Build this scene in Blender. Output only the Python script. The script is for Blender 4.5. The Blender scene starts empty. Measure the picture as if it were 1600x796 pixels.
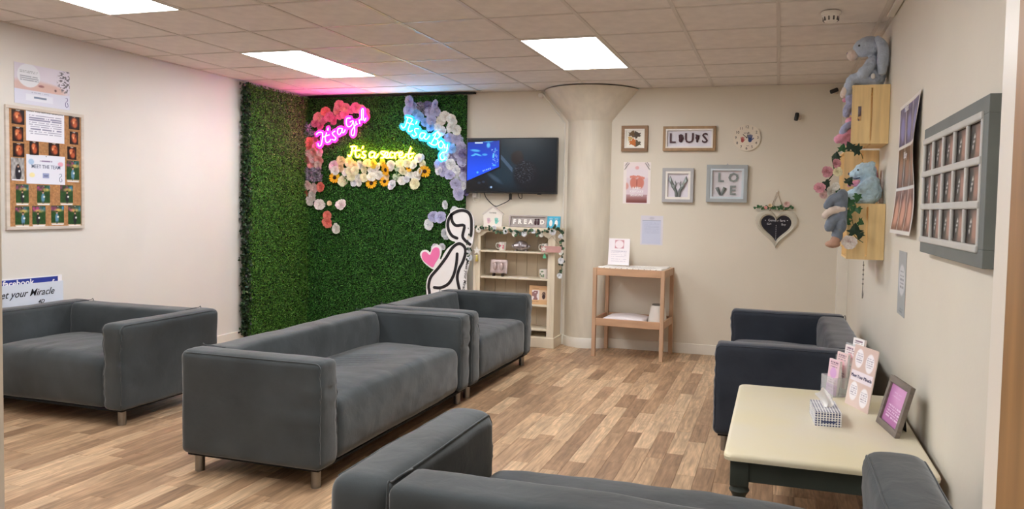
import bpy, bmesh, math, random
import numpy as np
from mathutils import Vector, Matrix, noise
random.seed(7); rng = np.random.default_rng(7)
PI = math.pi
S = bpy.context.scene
COL = S.collection

# ------------------------------------------------------------ camera
cam = bpy.data.cameras.new('camera'); camo = bpy.data.objects.new('camera', cam); COL.objects.link(camo)
camo.matrix_world = Matrix(((0.957547638, -0.033354161, 0.286338995, 0.0),
                            (0.287485077, 0.037001729, -0.957070114, 0.0),
                            (0.021327233, 0.998758415, 0.045019741, 1.415), (0, 0, 0, 1)))
cam.sensor_width = 36.0; cam.lens = 26.285
cam.shift_x = -0.04095; cam.shift_y = -0.01323
cam.clip_start = 0.02
S.camera = camo

# ------------------------------------------------------------ world, lamps, exposure
PANEL = 9.5          # strength of the ceiling light diffusers
NEON = 52.0           # strength of the neon tubes
S.view_settings.view_transform = 'Standard'; S.view_settings.look = 'None'
S.view_settings.gamma = 1.0; S.view_settings.use_curve_mapping = False
S.view_settings.exposure = 0.93
w = bpy.data.worlds.new('world'); S.world = w; w.use_nodes = True
w.node_tree.nodes['Background'].inputs[0].default_value = (1.0, .93, .85, 1)
w.node_tree.nodes['Background'].inputs[1].default_value = 0.55

RX, LX, BY, CZ, FY = .63, -5.18, 7.41, 2.612, .72     # right wall, left wall, back wall, ceiling, front wall

# ------------------------------------------------------------ colour and material helpers
def lin(c):
    return tuple((x/12.92 if x <= .04045 else ((x+.055)/1.055)**2.4) for x in c)
def rgb(r, g, b): return lin((r/255, g/255, b/255))
MATS = {}
def mat(name, c, rough=.6, metal=0, var=.06, scale=6.0, stretch=(1,1,1), bump=.0, bscale=60., attr=None,
        emit=None, estr=0, spec=.4, sheen=0, trans=0, alpha=1, coat=0, var2=None):
    if name in MATS: return MATS[name]
    m = bpy.data.materials.new(name); m.use_nodes = True; MATS[name] = m
    nt = m.node_tree; N = nt.nodes; K = nt.links; b = N['Principled BSDF']
    col = tuple(v/255 for v in c) if c else (1,1,1); L = lin(col)
    tc = N.new('ShaderNodeTexCoord'); mp = N.new('ShaderNodeMapping'); mp.inputs['Scale'].default_value = stretch
    K.new(tc.outputs['Object'], mp.inputs['Vector'])
    no = N.new('ShaderNodeTexNoise'); no.inputs['Scale'].default_value = scale; no.inputs['Detail'].default_value = 4
    K.new(mp.outputs[0], no.inputs['Vector'])
    if attr:
        at = N.new('ShaderNodeAttribute'); at.attribute_name = attr
        mix = N.new('ShaderNodeMix'); mix.data_type = 'RGBA'; mix.blend_type = 'MULTIPLY'
        mr = N.new('ShaderNodeMapRange'); mr.inputs[3].default_value = 1-var; mr.inputs[4].default_value = 1+var
        K.new(no.outputs[0], mr.inputs[0]); mix.inputs[0].default_value = 1
        K.new(at.outputs['Color'], mix.inputs[6]); K.new(mr.outputs[0], mix.inputs[7]); cout = mix.outputs[2]
    else:
        rp = N.new('ShaderNodeValToRGB'); e = rp.color_ramp.elements
        e[0].position = .3; e[1].position = .7
        e[0].color = tuple(v*(1-var*2) for v in L)+(1,)
        e[1].color = (tuple(lin(tuple(v/255 for v in var2))) if var2 else tuple(min(1, v*(1+var*2)) for v in L))+(1,)
        K.new(no.outputs[0], rp.inputs[0]); cout = rp.outputs[0]
    K.new(cout, b.inputs['Base Color'])
    b.inputs['Roughness'].default_value = rough; b.inputs['Metallic'].default_value = metal
    b.inputs['Specular IOR Level'].default_value = spec
    if sheen: b.inputs['Sheen Weight'].default_value = sheen; b.inputs['Sheen Roughness'].default_value = .4
    if trans: b.inputs['Transmission Weight'].default_value = trans
    if coat: b.inputs['Coat Weight'].default_value = coat
    if alpha < 1: b.inputs['Alpha'].default_value = alpha
    if bump:
        n2 = N.new('ShaderNodeTexNoise'); n2.inputs['Scale'].default_value = bscale; n2.inputs['Detail'].default_value = 3
        K.new(mp.outputs[0], n2.inputs['Vector'])
        bp = N.new('ShaderNodeBump'); bp.inputs['Strength'].default_value = bump; bp.inputs['Distance'].default_value = .01
        K.new(n2.outputs[0], bp.inputs['Height']); K.new(bp.outputs[0], b.inputs['Normal'])
    if emit and attr:
        for l in list(b.inputs['Base Color'].links): K.remove(l)
        b.inputs['Base Color'].default_value = (.006,.006,.008,1)
    if emit:
        b.inputs['Emission Color'].default_value = tuple(emit)+(1,); b.inputs['Emission Strength'].default_value = estr
        if attr: K.new(cout, b.inputs['Emission Color'])
    return m

# ------------------------------------------------------------ mesh builder
class MB:
    def __init__(s): s.v = []; s.f = []
    def add(s, vs, fs):
        o = len(s.v); s.v += [tuple(p) for p in vs]; s.f += [tuple(i+o for i in f) for f in fs]; return s
    def box(s, a, b, bev=0):
        x0,y0,z0 = [min(p,q) for p,q in zip(a,b)]; x1,y1,z1 = [max(p,q) for p,q in zip(a,b)]
        if bev:
            return s.rbox((x0,y0,z0),(x1,y1,z1),bev,0)
        return s.add([(x0,y0,z0),(x1,y0,z0),(x1,y1,z0),(x0,y1,z0),(x0,y0,z1),(x1,y0,z1),(x1,y1,z1),(x0,y1,z1)],
                     [(0,3,2,1),(4,5,6,7),(0,1,5,4),(1,2,6,5),(2,3,7,6),(3,0,4,7)])
    def rbox(s, a, b, r, step, disp=None, seg=2):
        lo = [min(p,q) for p,q in zip(a,b)]; hi = [max(p,q) for p,q in zip(a,b)]
        ts = []
        for k in range(3):
            L = hi[k]-lo[k]; rr = min(r, L*.499)
            edge = [rr*(1-math.cos(PI/2*i/seg)) if seg > 1 else rr*i for i in range(seg+1)]
            n = max(1, int((L-2*rr)/step)) if step else 1
            mid = [rr+(L-2*rr)*i/n for i in range(1, n)]
            t = edge+mid+[L-e for e in reversed(edge)]
            ts.append([lo[k]+q for q in t])
        idx = {}; vs = []; fs = []
        def vid(p):
            key = tuple(round(q, 6) for q in p)
            if key not in idx:
                q = [min(max(p[k], lo[k]+min(r,(hi[k]-lo[k])*.499)), hi[k]-min(r,(hi[k]-lo[k])*.499)) for k in range(3)]
                d = Vector(p)-Vector(q)
                if d.length > 1e-9: P = Vector(q)+d.normalized()*r
                else: P = Vector(p)
                if disp: P = disp(P)
                idx[key] = len(vs); vs.append(tuple(P))
            return idx[key]
        for k in range(3):
            u, w_ = (k+1) % 3, (k+2) % 3
            for side in (0, 1):
                c = hi[k] if side else lo[k]
                for i in range(len(ts[u])-1):
                    for j in range(len(ts[w_])-1):
                        q = []
                        for (ii, jj) in ((i,j),(i+1,j),(i+1,j+1),(i,j+1)):
                            p = [0,0,0]; p[k] = c; p[u] = ts[u][ii]; p[w_] = ts[w_][jj]; q.append(vid(p))
                        if len(set(q)) > 2: fs.append(tuple(q if side else reversed(q)))
        return s.add(vs, fs)
    def tube(s, pts, r, n=8, closed=False, cap=True, flat=1.0):
        P = [Vector(p) for p in pts]; m = len(P)
        rs = r if isinstance(r, (list, tuple)) else [r]*m
        T = []
        for i in range(m):
            a = P[(i-1) % m] if (i or closed) else P[0]; b = P[(i+1) % m] if (i < m-1 or closed) else P[-1]
            t = b-a; T.append(t.normalized() if t.length > 1e-9 else Vector((0,0,1)))
        ref = Vector((0,1,0)) if abs(T[0].y) < .9 else Vector((1,0,0))
        vs = []; nrm = ref
        for i in range(m):
            nrm = (nrm-T[i]*nrm.dot(T[i])); nrm = nrm.normalized() if nrm.length > 1e-6 else T[i].orthogonal().normalized()
            bi = T[i].cross(nrm)
            for k in range(n):
                a = 2*PI*k/n; vs.append(P[i]+(nrm*math.cos(a)*flat+bi*math.sin(a))*rs[i])
        fs = []
        for i in range(m if closed else m-1):
            for k in range(n):
                a = i*n+k; b = i*n+(k+1) % n; c = ((i+1) % m)*n+(k+1) % n; d = ((i+1) % m)*n+k
                fs.append((a,d,c,b))
        if cap and not closed: fs.append(tuple(range(n))); fs.append(tuple((m-1)*n+k for k in reversed(range(n))))
        return s.add(vs, fs)
    def cyl(s, a, b, r0, r1=None, n=16): return s.tube([a, b], [r0, r0 if r1 is None else r1], n)
    def lathe(s, prof, c=(0,0,0), n=24, ang=(0, 2*PI)):
        full = abs(ang[1]-ang[0]-2*PI) < 1e-6; cnt = n if full else n+1
        vs = []; fs = []
        for (r, z) in prof:
            for k in range(cnt):
                a = ang[0]+(ang[1]-ang[0])*k/n; vs.append((c[0]+r*math.cos(a), c[1]+r*math.sin(a), c[2]+z))
        for i in range(len(prof)-1):
            for k in range(n):
                k2 = (k+1) % cnt
                fs.append((i*cnt+k, i*cnt+k2, (i+1)*cnt+k2, (i+1)*cnt+k))
        return s.add(vs, fs)
    def prism(s, outline, y0, y1):           # outline (x, z) extruded along y, y0 = front
        n = len(outline)
        area = sum(outline[i][0]*outline[(i+1)%n][1]-outline[(i+1)%n][0]*outline[i][1] for i in range(n))
        if area < 0: outline = outline[::-1]
        vs = [(x, y0, z) for x, z in outline]+[(x, y1, z) for x, z in outline]
        fs = [tuple(range(n)), tuple(reversed(range(n, 2*n)))]+[(i, i+n, (i+1) % n+n, (i+1) % n) for i in range(n)]
        return s.add(vs, fs)
    def ribbon(s, pts, wd, y0, y1):          # flat stroke of width wd in the xz plane
        P = [Vector((x, z)) for x, z in pts]; lft = []; rgt = []
        for i, p in enumerate(P):
            t = (P[min(i+1, len(P)-1)]-P[max(i-1, 0)]).normalized(); nn = Vector((-t.y, t.x))*wd/2
            lft.append(p+nn); rgt.append(p-nn)
        def capf(p, t):
            a0 = math.atan2(t.y, t.x); return [p+Vector((math.cos(a0+a), math.sin(a0+a)))*wd/2 for a in (-PI/3, 0, PI/3)]
        for i in range(len(P)-1):
            s.prism([tuple(lft[i]), tuple(rgt[i]), tuple(rgt[i+1]), tuple(lft[i+1])], y0, y1)
        for p, t in ((P[0], P[0]-P[1]), (P[-1], P[-1]-P[-2])):
            t.normalize(); nn = Vector((-t.y, t.x))*wd/2
            s.prism([tuple(p-nn)]+[tuple(q) for q in capf(p, t)]+[tuple(p+nn)], y0, y1)
        return s
    def ball(s, c, r, n=10, m=7):
        if not isinstance(r, (tuple, list)): r = (r, r, r)
        prof = []
        vs = []; fs = []
        for i in range(m+1):
            th = PI*i/m
            for k in range(n):
                a = 2*PI*k/n
                vs.append((c[0]+r[0]*math.sin(th)*math.cos(a), c[1]+r[1]*math.sin(th)*math.sin(a), c[2]-r[2]*math.cos(th)))
        for i in range(m):
            for k in range(n): fs.append((i*n+k, i*n+(k+1) % n, (i+1)*n+(k+1) % n, (i+1)*n+k))
        return s.add(vs, fs)
    def mesh(s, name):
        me = bpy.data.meshes.new(name); me.from_pydata(s.v, [], s.f); me.update(); return me
    def build(s, name, m, parent=None, smooth=False, loc=None):
        return link(name, s.mesh(name), m, parent, smooth, loc)

def link(name, me, m, parent=None, smooth=False, loc=None):
    if m and not me.materials: me.materials.append(m)
    if smooth is not False:
        me.shade_smooth()
        if smooth is not True: me.set_sharp_from_angle(angle=math.radians(smooth))
    o = bpy.data.objects.new(name, me); COL.objects.link(o)
    if parent: o.parent = parent
    if loc: o.location = loc
    return o
def tag(o, label=None, cat=None, group=None, kind=None):
    if label: o['label'] = label
    if cat: o['category'] = cat
    if group: o['group'] = group
    if kind: o['kind'] = kind
    return o
def thing(name, label, cat, loc=(0,0,0), rz=0, group=None, rx=0, ry=0):
    o = bpy.data.objects.new(name, None); o.empty_display_size = .05; COL.objects.link(o)
    o.location = loc; o.rotation_euler = (rx, ry, rz)
    return tag(o, label, cat, group)
def struct(name, mb, m, smooth=False):
    o = mb.build(name, m, None, smooth); o['kind'] = 'structure'; return o
def smoothpts(pts, k=4, closed=False):
    P = [Vector(p) for p in pts]; out = []; n = len(P)
    for i in range(n if closed else n-1):
        a = P[(i-1) % n] if (closed or i) else P[0]; b = P[i]; c = P[(i+1) % n]; d = P[(i+2) % n] if (closed or i < n-2) else P[-1]
        for j in range(k):
            t = j/k
            out.append(.5*((2*b)+(c-a)*t+(2*a-5*b+4*c-d)*t*t+(3*b-a-3*c+d)*t**3))
    if not closed: out.append(P[-1])
    return [tuple(p) for p in out]
def text(body, size, parent, m, loc=(0,0,0), name='lettering', shear=0, bold=0, align='CENTER', ext=.0006, sx=1, space=1, rot=None):
    cu = bpy.data.curves.new('t', 'FONT'); cu.body = body; cu.size = size; cu.shear = shear; cu.extrude = ext
    cu.align_x = align; cu.align_y = 'CENTER'; cu.offset = bold; cu.resolution_u = 2; cu.space_character = space
    tmp = bpy.data.objects.new('t', cu); me = bpy.data.meshes.new_from_object(tmp); me.name = name
    M = Matrix.Rotation(PI/2, 4, 'X') @ Matrix.Diagonal((sx, 1, 1, 1))
    if rot: M = Matrix.Rotation(rot, 4, 'Y') @ M
    me.transform(M)
    bpy.data.objects.remove(tmp); bpy.data.curves.remove(cu)
    me.materials.clear()
    return link(name, me, m, parent, False, loc)

# ------------------------------------------------------------ printed sheets: colour lives on a fine grid (print only)
def ell(U, V, cx, cy, rx, ry, soft=.15, rot=0):
    c, s_ = math.cos(rot), math.sin(rot); du, dv = U-cx, V-cy
    d = np.sqrt(((du*c+dv*s_)/rx)**2+((-du*s_+dv*c)/ry)**2)
    return np.clip((1-d)/soft+.5, 0, 1)
def rect(U, V, x0, y0, x1, y1): return ((U >= x0)&(U <= x1)&(V >= y0)&(V <= y1)).astype(float)
def mixc(img, mask, c): return img*(1-mask[..., None])+np.array(c)/255.*mask[..., None]
def flatc(U, c): return np.ones(U.shape+(3,))*np.array(c)/255.
def fnoise(U, V, f, seed=0):
    r = np.random.default_rng(seed); g = r.random((int(f)+3, int(f)+3))
    x = U*f; y = V*f; i = np.floor(x).astype(int); j = np.floor(y).astype(int); a = x-i; b = y-j
    a = a*a*(3-2*a); b = b*b*(3-2*b)
    return (g[j,i]*(1-a)*(1-b)+g[j,i+1]*a*(1-b)+g[j+1,i]*(1-a)*b+g[j+1,i+1]*a*b)
def lines(img, U, V, x0, x1, ys, h, c, seed=0, dens=.75):
    r = np.random.default_rng(seed)
    for y in ys:
        n = 26; pat = r.random(n) < dens
        k = np.clip(((U-x0)/(x1-x0)*n).astype(int), 0, n-1)
        img = mixc(img, rect(U, V, x0, y-h/2, x1, y+h/2)*pat[k]*.85, c)
    return img
def sheet(name, wd, ht, func, nx, ny, parent=None, loc=None, rough=.5, curl=None, emit=0, thick=.0008):
    u = np.linspace(0, 1, nx+1); v = np.linspace(0, 1, ny+1); U, V = np.meshgrid(u, v)
    img = func(U, V)                                        # v = 0 is the bottom edge
    X = (U-.5)*wd; Z = (V-.5)*ht; Y = np.zeros_like(X) if curl is None else curl(U, V)
    nv = (nx+1)*(ny+1); fr = np.stack([X, Y-thick, Z], -1).reshape(-1, 3)
    idx = np.arange(nv).reshape(ny+1, nx+1)
    q = np.stack([idx[:-1,:-1], idx[:-1,1:], idx[1:,1:], idx[1:,:-1]], -1).reshape(-1, 4)
    bd = np.concatenate([idx[0,:], idx[1:,-1], idx[-1,-2::-1], idx[-2:0:-1,0]])
    bk = fr[bd].copy(); bk[:,1] += thick
    nb = len(bd); bi = nv+np.arange(nb)
    rim = np.stack([bd, bi, np.roll(bi,-1), np.roll(bd,-1)], -1)
    me = bpy.data.meshes.new(name)
    fs = [tuple(map(int, f)) for f in q]+[tuple(map(int, f)) for f in rim]
    if curl is None: fs.append(tuple(int(i) for i in bi[::-1]))
    me.from_pydata(np.concatenate([fr, bk]).tolist(), [], fs)
    ca = me.color_attributes.new('print', 'FLOAT_COLOR', 'POINT')
    c = np.clip(img.reshape(-1, 3), 0, 1); c = np.where(c <= .04045, c/12.92, ((c+.055)/1.055)**2.4)
    full = np.ones((nv+nb, 4)); full[:nv,:3] = c; full[nv:,:3] = c[bd]
    ca.data.foreach_set('color', full.ravel())
    m = mat('printed_%s' % ('screen' if emit else 'matt' if rough > .4 else 'gloss'), None, rough, attr='print', var=.0 if emit else .02,
            emit=(1,1,1) if emit else None, estr=emit)
    return link(name, me, m, parent, False, loc)

def blob(name, parts, m, parent=None, voxel=.006, fur=0.0, fscale=40, smooth_it=3, loc=None):
    """one continuous body grown over overlapping ellipsoids / capsules"""
    mb = MB()
    for p in parts:
        if p[0] == 'e':
            _, c, r = p[:3]; t = MB().ball((0,0,0), r, 16, 12)
            R = (Matrix.Rotation(p[3][2],3,'Z')@Matrix.Rotation(p[3][1],3,'Y')@Matrix.Rotation(p[3][0],3,'X')) if len(p) > 3 else Matrix.Identity(3)
            mb.add([R@Vector(v)+Vector(c) for v in t.v], t.f)
        else:
            _, pts, rs = p
            pp = smoothpts(pts, 3); rr = [rs[0]+(rs[-1]-rs[0])*i/(len(pp)-1) for i in range(len(pp))] if len(rs) == 2 else \
                 [float(np.interp(i/(len(pp)-1)*(len(rs)-1), range(len(rs)), rs)) for i in range(len(pp))]
            mb.tube(pp, rr, 12); mb.ball(pp[0], rr[0], 12, 8); mb.ball(pp[-1], rr[-1], 12, 8)
    me = mb.mesh('t'); o = bpy.data.objects.new('t', me); COL.objects.link(o)
    r = o.modifiers.new('r', 'REMESH'); r.mode = 'VOXEL'; r.voxel_size = voxel
    if smooth_it: s_ = o.modifiers.new('s', 'SMOOTH'); s_.iterations = smooth_it; s_.factor = .5
    dg = bpy.context.evaluated_depsgraph_get(); me2 = bpy.data.meshes.new_from_object(o.evaluated_get(dg)); me2.name = name
    bpy.data.objects.remove(o); bpy.data.meshes.remove(me)
    if fur:
        for v in me2.vertices:
            v.co += v.normal*fur*(noise.noise(v.co*fscale)+.5*noise.noise(v.co*fscale*2.3))
    me2.materials.clear()
    return link(name, me2, m, parent, True, loc)
GIRL=[[(-4.97, 2.168), (-4.941, 2.193), (-4.897, 2.193), (-4.887, 2.162), (-4.895, 2.099), (-4.911, 2.049), (-4.94, 2.043), (-4.947, 2.072)], [(-4.837, 2.192), (-4.854, 2.13), (-4.84, 2.084), (-4.803, 2.089), (-4.782, 2.117)], [(-4.893, 2.139), (-4.801, 2.167)], [(-4.819, 2.244), (-4.823, 2.213)], [(-4.73, 2.207), (-4.764, 2.185), (-4.749, 2.158), (-4.72, 2.133), (-4.734, 2.106), (-4.767, 2.116)], [(-4.647, 2.234), (-4.687, 2.234), (-4.7, 2.191), (-4.678, 2.166), (-4.65, 2.194), (-4.638, 2.236), (-4.641, 2.194), (-4.622, 2.189), (-4.602, 2.221)], [(-4.54, 2.347), (-4.581, 2.344), (-4.591, 2.295), (-4.566, 2.252), (-4.524, 2.267), (-4.504, 2.316), (-4.542, 2.304)], [(-4.504, 2.316), (-4.485, 2.232), (-4.492, 2.165), (-4.515, 2.156), (-4.527, 2.19), (-4.506, 2.233), (-4.472, 2.272)], [(-4.468, 2.312), (-4.465, 2.275), (-4.448, 2.284)], [(-4.43, 2.33), (-4.422, 2.283)], [(-4.423, 2.315), (-4.404, 2.338), (-4.391, 2.325)], [(-4.395, 2.32), (-4.4, 2.391), (-4.397, 2.437), (-4.38, 2.442), (-4.378, 2.36), (-4.365, 2.314), (-4.346, 2.347)]]
SECRET=[[(-4.585, 1.944), (-4.571, 1.927), (-4.549, 1.948), (-4.536, 2.004), (-4.531, 2.039)], [(-4.556, 2.037), (-4.523, 2.043), (-4.489, 2.039)], [(-4.482, 2.035), (-4.495, 1.972), (-4.485, 1.926), (-4.455, 1.923), (-4.44, 1.948)], [(-4.518, 1.992), (-4.435, 1.999)], [(-4.399, 2.04), (-4.41, 2.018)], [(-4.373, 1.984), (-4.407, 1.976), (-4.395, 1.952), (-4.371, 1.939), (-4.386, 1.912), (-4.419, 1.918)], [(-4.264, 1.972), (-4.3, 1.979), (-4.324, 1.948), (-4.312, 1.92), (-4.283, 1.92), (-4.261, 1.944), (-4.25, 1.973), (-4.26, 1.932), (-4.243, 1.913), (-4.211, 1.956)], [(-4.138, 1.981), (-4.171, 1.983), (-4.178, 1.965), (-4.146, 1.944), (-4.143, 1.921), (-4.179, 1.913)], [(-4.135, 1.923), (-4.105, 1.94), (-4.093, 1.965), (-4.111, 1.979), (-4.13, 1.954), (-4.119, 1.921), (-4.089, 1.917), (-4.067, 1.932)], [(-4.033, 1.97), (-4.057, 1.975), (-4.072, 1.948), (-4.058, 1.917), (-4.026, 1.926)], [(-4.015, 1.971), (-4.003, 1.909)], [(-4.007, 1.952), (-3.98, 1.975), (-3.962, 1.964)], [(-3.958, 1.939), (-3.927, 1.944), (-3.919, 1.97), (-3.939, 1.979), (-3.958, 1.948), (-3.945, 1.917), (-3.906, 1.917), (-3.873, 1.94)], [(-3.819, 2.025), (-3.841, 1.971), (-3.845, 1.926), (-3.83, 1.906), (-3.806, 1.917), (-3.797, 1.933)], [(-3.88, 1.951), (-3.78, 1.962)]]
BOY=[[(-3.935, 2.262), (-3.915, 2.235), (-3.886, 2.257), (-3.87, 2.305), (-3.855, 2.344)], [(-3.879, 2.352), (-3.839, 2.347), (-3.806, 2.333)], [(-3.803, 2.324), (-3.837, 2.261), (-3.853, 2.208), (-3.825, 2.197), (-3.801, 2.212)], [(-3.864, 2.293), (-3.786, 2.272)], [(-3.747, 2.306), (-3.765, 2.277)], [(-3.727, 2.226), (-3.769, 2.227), (-3.772, 2.198), (-3.752, 2.164), (-3.784, 2.147), (-3.804, 2.164)], [(-3.655, 2.181), (-3.697, 2.181), (-3.714, 2.139), (-3.683, 2.121), (-3.652, 2.16), (-3.642, 2.172), (-3.658, 2.128), (-3.632, 2.114), (-3.596, 2.153)], [(-3.52, 2.177), (-3.546, 2.123), (-3.577, 2.07)], [(-3.559, 2.152), (-3.509, 2.191), (-3.476, 2.159), (-3.495, 2.127), (-3.535, 2.122), (-3.498, 2.099), (-3.518, 2.055), (-3.565, 2.056), (-3.603, 2.08)], [(-3.46, 2.098), (-3.491, 2.07), (-3.481, 2.026), (-3.449, 2.023), (-3.434, 2.065), (-3.46, 2.098)], [(-3.418, 2.061), (-3.417, 2.022), (-3.386, 2.023)], [(-3.386, 2.058), (-3.398, 1.986), (-3.445, 1.972), (-3.473, 1.936), (-3.45, 1.892), (-3.415, 1.907)]]
PINK=[(-4.698, 2.492, 0.048, 'salmon'), (-4.633, 2.472, 0.04, 'salmon'), (-4.74, 2.443, 0.04, 'salmon'), (-4.883, 2.427, 0.043, 'coral'), (-4.84, 2.37, 0.046, 'rose'), (-4.912, 2.346, 0.046, 'rose'), (-4.789, 2.336, 0.043, 'rose'), (-4.984, 2.366, 0.043, 'salmon'), (-5.013, 2.303, 0.04, 'rose'), (-4.952, 2.275, 0.043, 'rose'), (-4.492, 2.464, 0.046, 'rose'), (-4.432, 2.446, 0.04, 'salmon'), (-4.555, 2.44, 0.04, 'rose'), (-4.654, 2.398, 0.038, 'rose'), (-4.718, 2.384, 0.034, 'rose'), (-4.351, 2.363, 0.034, 'rose'), (-4.387, 2.419, 0.034, 'rose'), (-5.152, 2.305, 0.043, 'dusk'), (-5.191, 2.23, 0.038, 'dusk'), (-5.1, 2.248, 0.043, 'dusk'), (-5.057, 2.298, 0.034, 'dusk'), (-5.144, 2.176, 0.034, 'dusk'), (-5.063, 2.191, 0.034, 'dusk'), (-5.173, 2.078, 0.043, 'salmon'), (-5.096, 2.088, 0.048, 'coral'), (-5.102, 2.034, 0.043, 'coral'), (-5.023, 2.103, 0.043, 'rose'), (-5.008, 2.033, 0.043, 'rose'), (-5.15, 2.015, 0.034, 'blush'), (-5.113, 1.958, 0.043, 'blush'), (-5.04, 1.977, 0.04, 'salmon'), (-4.974, 1.977, 0.04, 'blush'), (-5.127, 1.888, 0.043, 'salmon'), (-5.054, 1.907, 0.041, 'blush'), (-4.973, 1.889, 0.043, 'salmon'), (-5.082, 1.835, 0.037, 'salmon'), (-4.973, 1.832, 0.037, 'blush'), (-5.119, 1.768, 0.04, 'dusk'), (-5.041, 1.76, 0.043, 'dusk'), (-4.962, 1.769, 0.04, 'dusk'), (-5.111, 1.692, 0.04, 'dusk'), (-5.03, 1.68, 0.043, 'dusk'), (-4.95, 1.694, 0.04, 'dusk'), (-5.114, 1.606, 0.041, 'blush'), (-5.038, 1.575, 0.041, 'blush'), (-4.936, 1.585, 0.043, 'coral'), (-5.135, 1.519, 0.031, 'coral'), (-5.056, 1.521, 0.037, 'blush'), (-5.045, 1.476, 0.045, 'pale'), (-5.084, 1.428, 0.041, 'pale')]
BLUE=[(-3.845, 2.523, 0.049, 'lav'), (-3.86, 2.428, 0.049, 'lav'), (-3.796, 2.478, 0.035, 'lav'), (-3.715, 2.469, 0.042, 'dusk'), (-3.639, 2.471, 0.044, 'plum'), (-3.539, 2.483, 0.039, 'lav'), (-3.626, 2.413, 0.042, 'lav'), (-3.546, 2.408, 0.044, 'lav'), (-3.674, 2.41, 0.033, 'dusk'), (-3.584, 2.319, 0.044, 'lav'), (-3.591, 2.25, 0.042, 'sky'), (-3.721, 2.356, 0.039, 'sky'), (-3.77, 2.395, 0.035, 'sky'), (-3.664, 2.297, 0.035, 'sky'), (-3.535, 2.249, 0.033, 'sky'), (-3.434, 2.356, 0.044, 'cream'), (-3.338, 2.319, 0.05, 'cream'), (-3.48, 2.306, 0.039, 'cream'), (-3.361, 2.24, 0.044, 'cream'), (-3.297, 2.211, 0.042, 'cream'), (-3.463, 2.198, 0.044, 'ice'), (-3.511, 2.242, 0.033, 'ice'), (-3.382, 2.132, 0.042, 'lav'), (-3.296, 2.118, 0.047, 'lav'), (-3.381, 2.068, 0.039, 'sky'), (-3.247, 2.031, 0.047, 'lav'), (-3.333, 2.01, 0.042, 'sky'), (-3.404, 2.014, 0.036, 'sky'), (-3.199, 1.959, 0.044, 'plum'), (-3.348, 1.931, 0.049, 'lav'), (-3.273, 1.959, 0.039, 'lav'), (-3.221, 1.888, 0.049, 'lav'), (-3.411, 1.945, 0.039, 'ice'), (-3.492, 1.851, 0.039, 'lav'), (-3.488, 1.785, 0.039, 'ice'), (-3.425, 1.836, 0.039, 'lav'), (-3.354, 1.851, 0.047, 'ice'), (-3.44, 1.768, 0.039, 'lav'), (-3.36, 1.736, 0.044, 'lav'), (-3.295, 1.787, 0.042, 'ice'), (-3.212, 1.801, 0.049, 'plum'), (-3.278, 1.715, 0.049, 'ice'), (-3.195, 1.723, 0.042, 'lav'), (-3.288, 1.635, 0.049, 'lav'), (-3.214, 1.629, 0.044, 'ice'), (-3.162, 1.641, 0.036, 'lav'), (-3.254, 1.535, 0.053, 'lav'), (-3.172, 1.565, 0.039, 'plum')]
CREAM=[(-4.782, 1.822, 0.048, 'palepink'), (-4.758, 1.773, 0.04, 'cream'), (-4.69, 1.886, 0.04, 'peach'), (-4.589, 1.866, 0.044, 'peach'), (-4.699, 1.806, 0.04, 'peach'), (-4.634, 1.758, 0.037, 'cream'), (-4.762, 1.693, 0.044, 'SUN'), (-4.677, 1.658, 0.044, 'butter'), (-4.57, 1.767, 0.04, 'butter'), (-4.525, 1.831, 0.037, 'peach'), (-4.444, 1.839, 0.037, 'cream'), (-4.498, 1.775, 0.037, 'butter'), (-4.47, 1.696, 0.04, 'cream'), (-4.551, 1.703, 0.037, 'butter'), (-4.532, 1.639, 0.031, 'ice'), (-4.446, 1.638, 0.031, 'cream'), (-4.389, 1.792, 0.04, 'butter'), (-4.354, 1.855, 0.037, 'peach'), (-4.282, 1.848, 0.04, 'yellow'), (-4.308, 1.776, 0.037, 'cream'), (-4.388, 1.696, 0.037, 'butter'), (-4.307, 1.634, 0.046, 'SUN'), (-4.224, 1.816, 0.037, 'cream'), (-4.299, 1.705, 0.037, 'cream'), (-4.219, 1.729, 0.04, 'cream'), (-4.122, 1.785, 0.046, 'SUN'), (-4.167, 1.864, 0.033, 'yellow'), (-4.13, 1.714, 0.033, 'peach'), (-4.147, 1.659, 0.04, 'SUN'), (-4.056, 1.833, 0.044, 'cream'), (-3.986, 1.802, 0.033, 'sage'), (-3.92, 1.779, 0.037, 'butter'), (-3.989, 1.708, 0.044, 'sage'), (-3.927, 1.669, 0.037, 'cream'), (-4.04, 1.621, 0.044, 'ice'), (-3.956, 1.853, 0.037, 'butter'), (-3.86, 1.857, 0.037, 'butter'), (-3.842, 1.814, 0.037, 'SUN'), (-3.854, 1.744, 0.037, 'cream'), (-3.782, 1.842, 0.04, 'cream'), (-3.731, 1.908, 0.04, 'cream'), (-3.767, 1.717, 0.046, 'cream'), (-3.771, 1.636, 0.046, 'butter'), (-3.712, 1.764, 0.037, 'cream'), (-3.652, 1.773, 0.046, 'SUN'), (-3.683, 1.85, 0.033, 'butter'), (-3.875, 1.685, 0.029, 'ice'), (-3.693, 1.927, 0.026, 'ice')]
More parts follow.
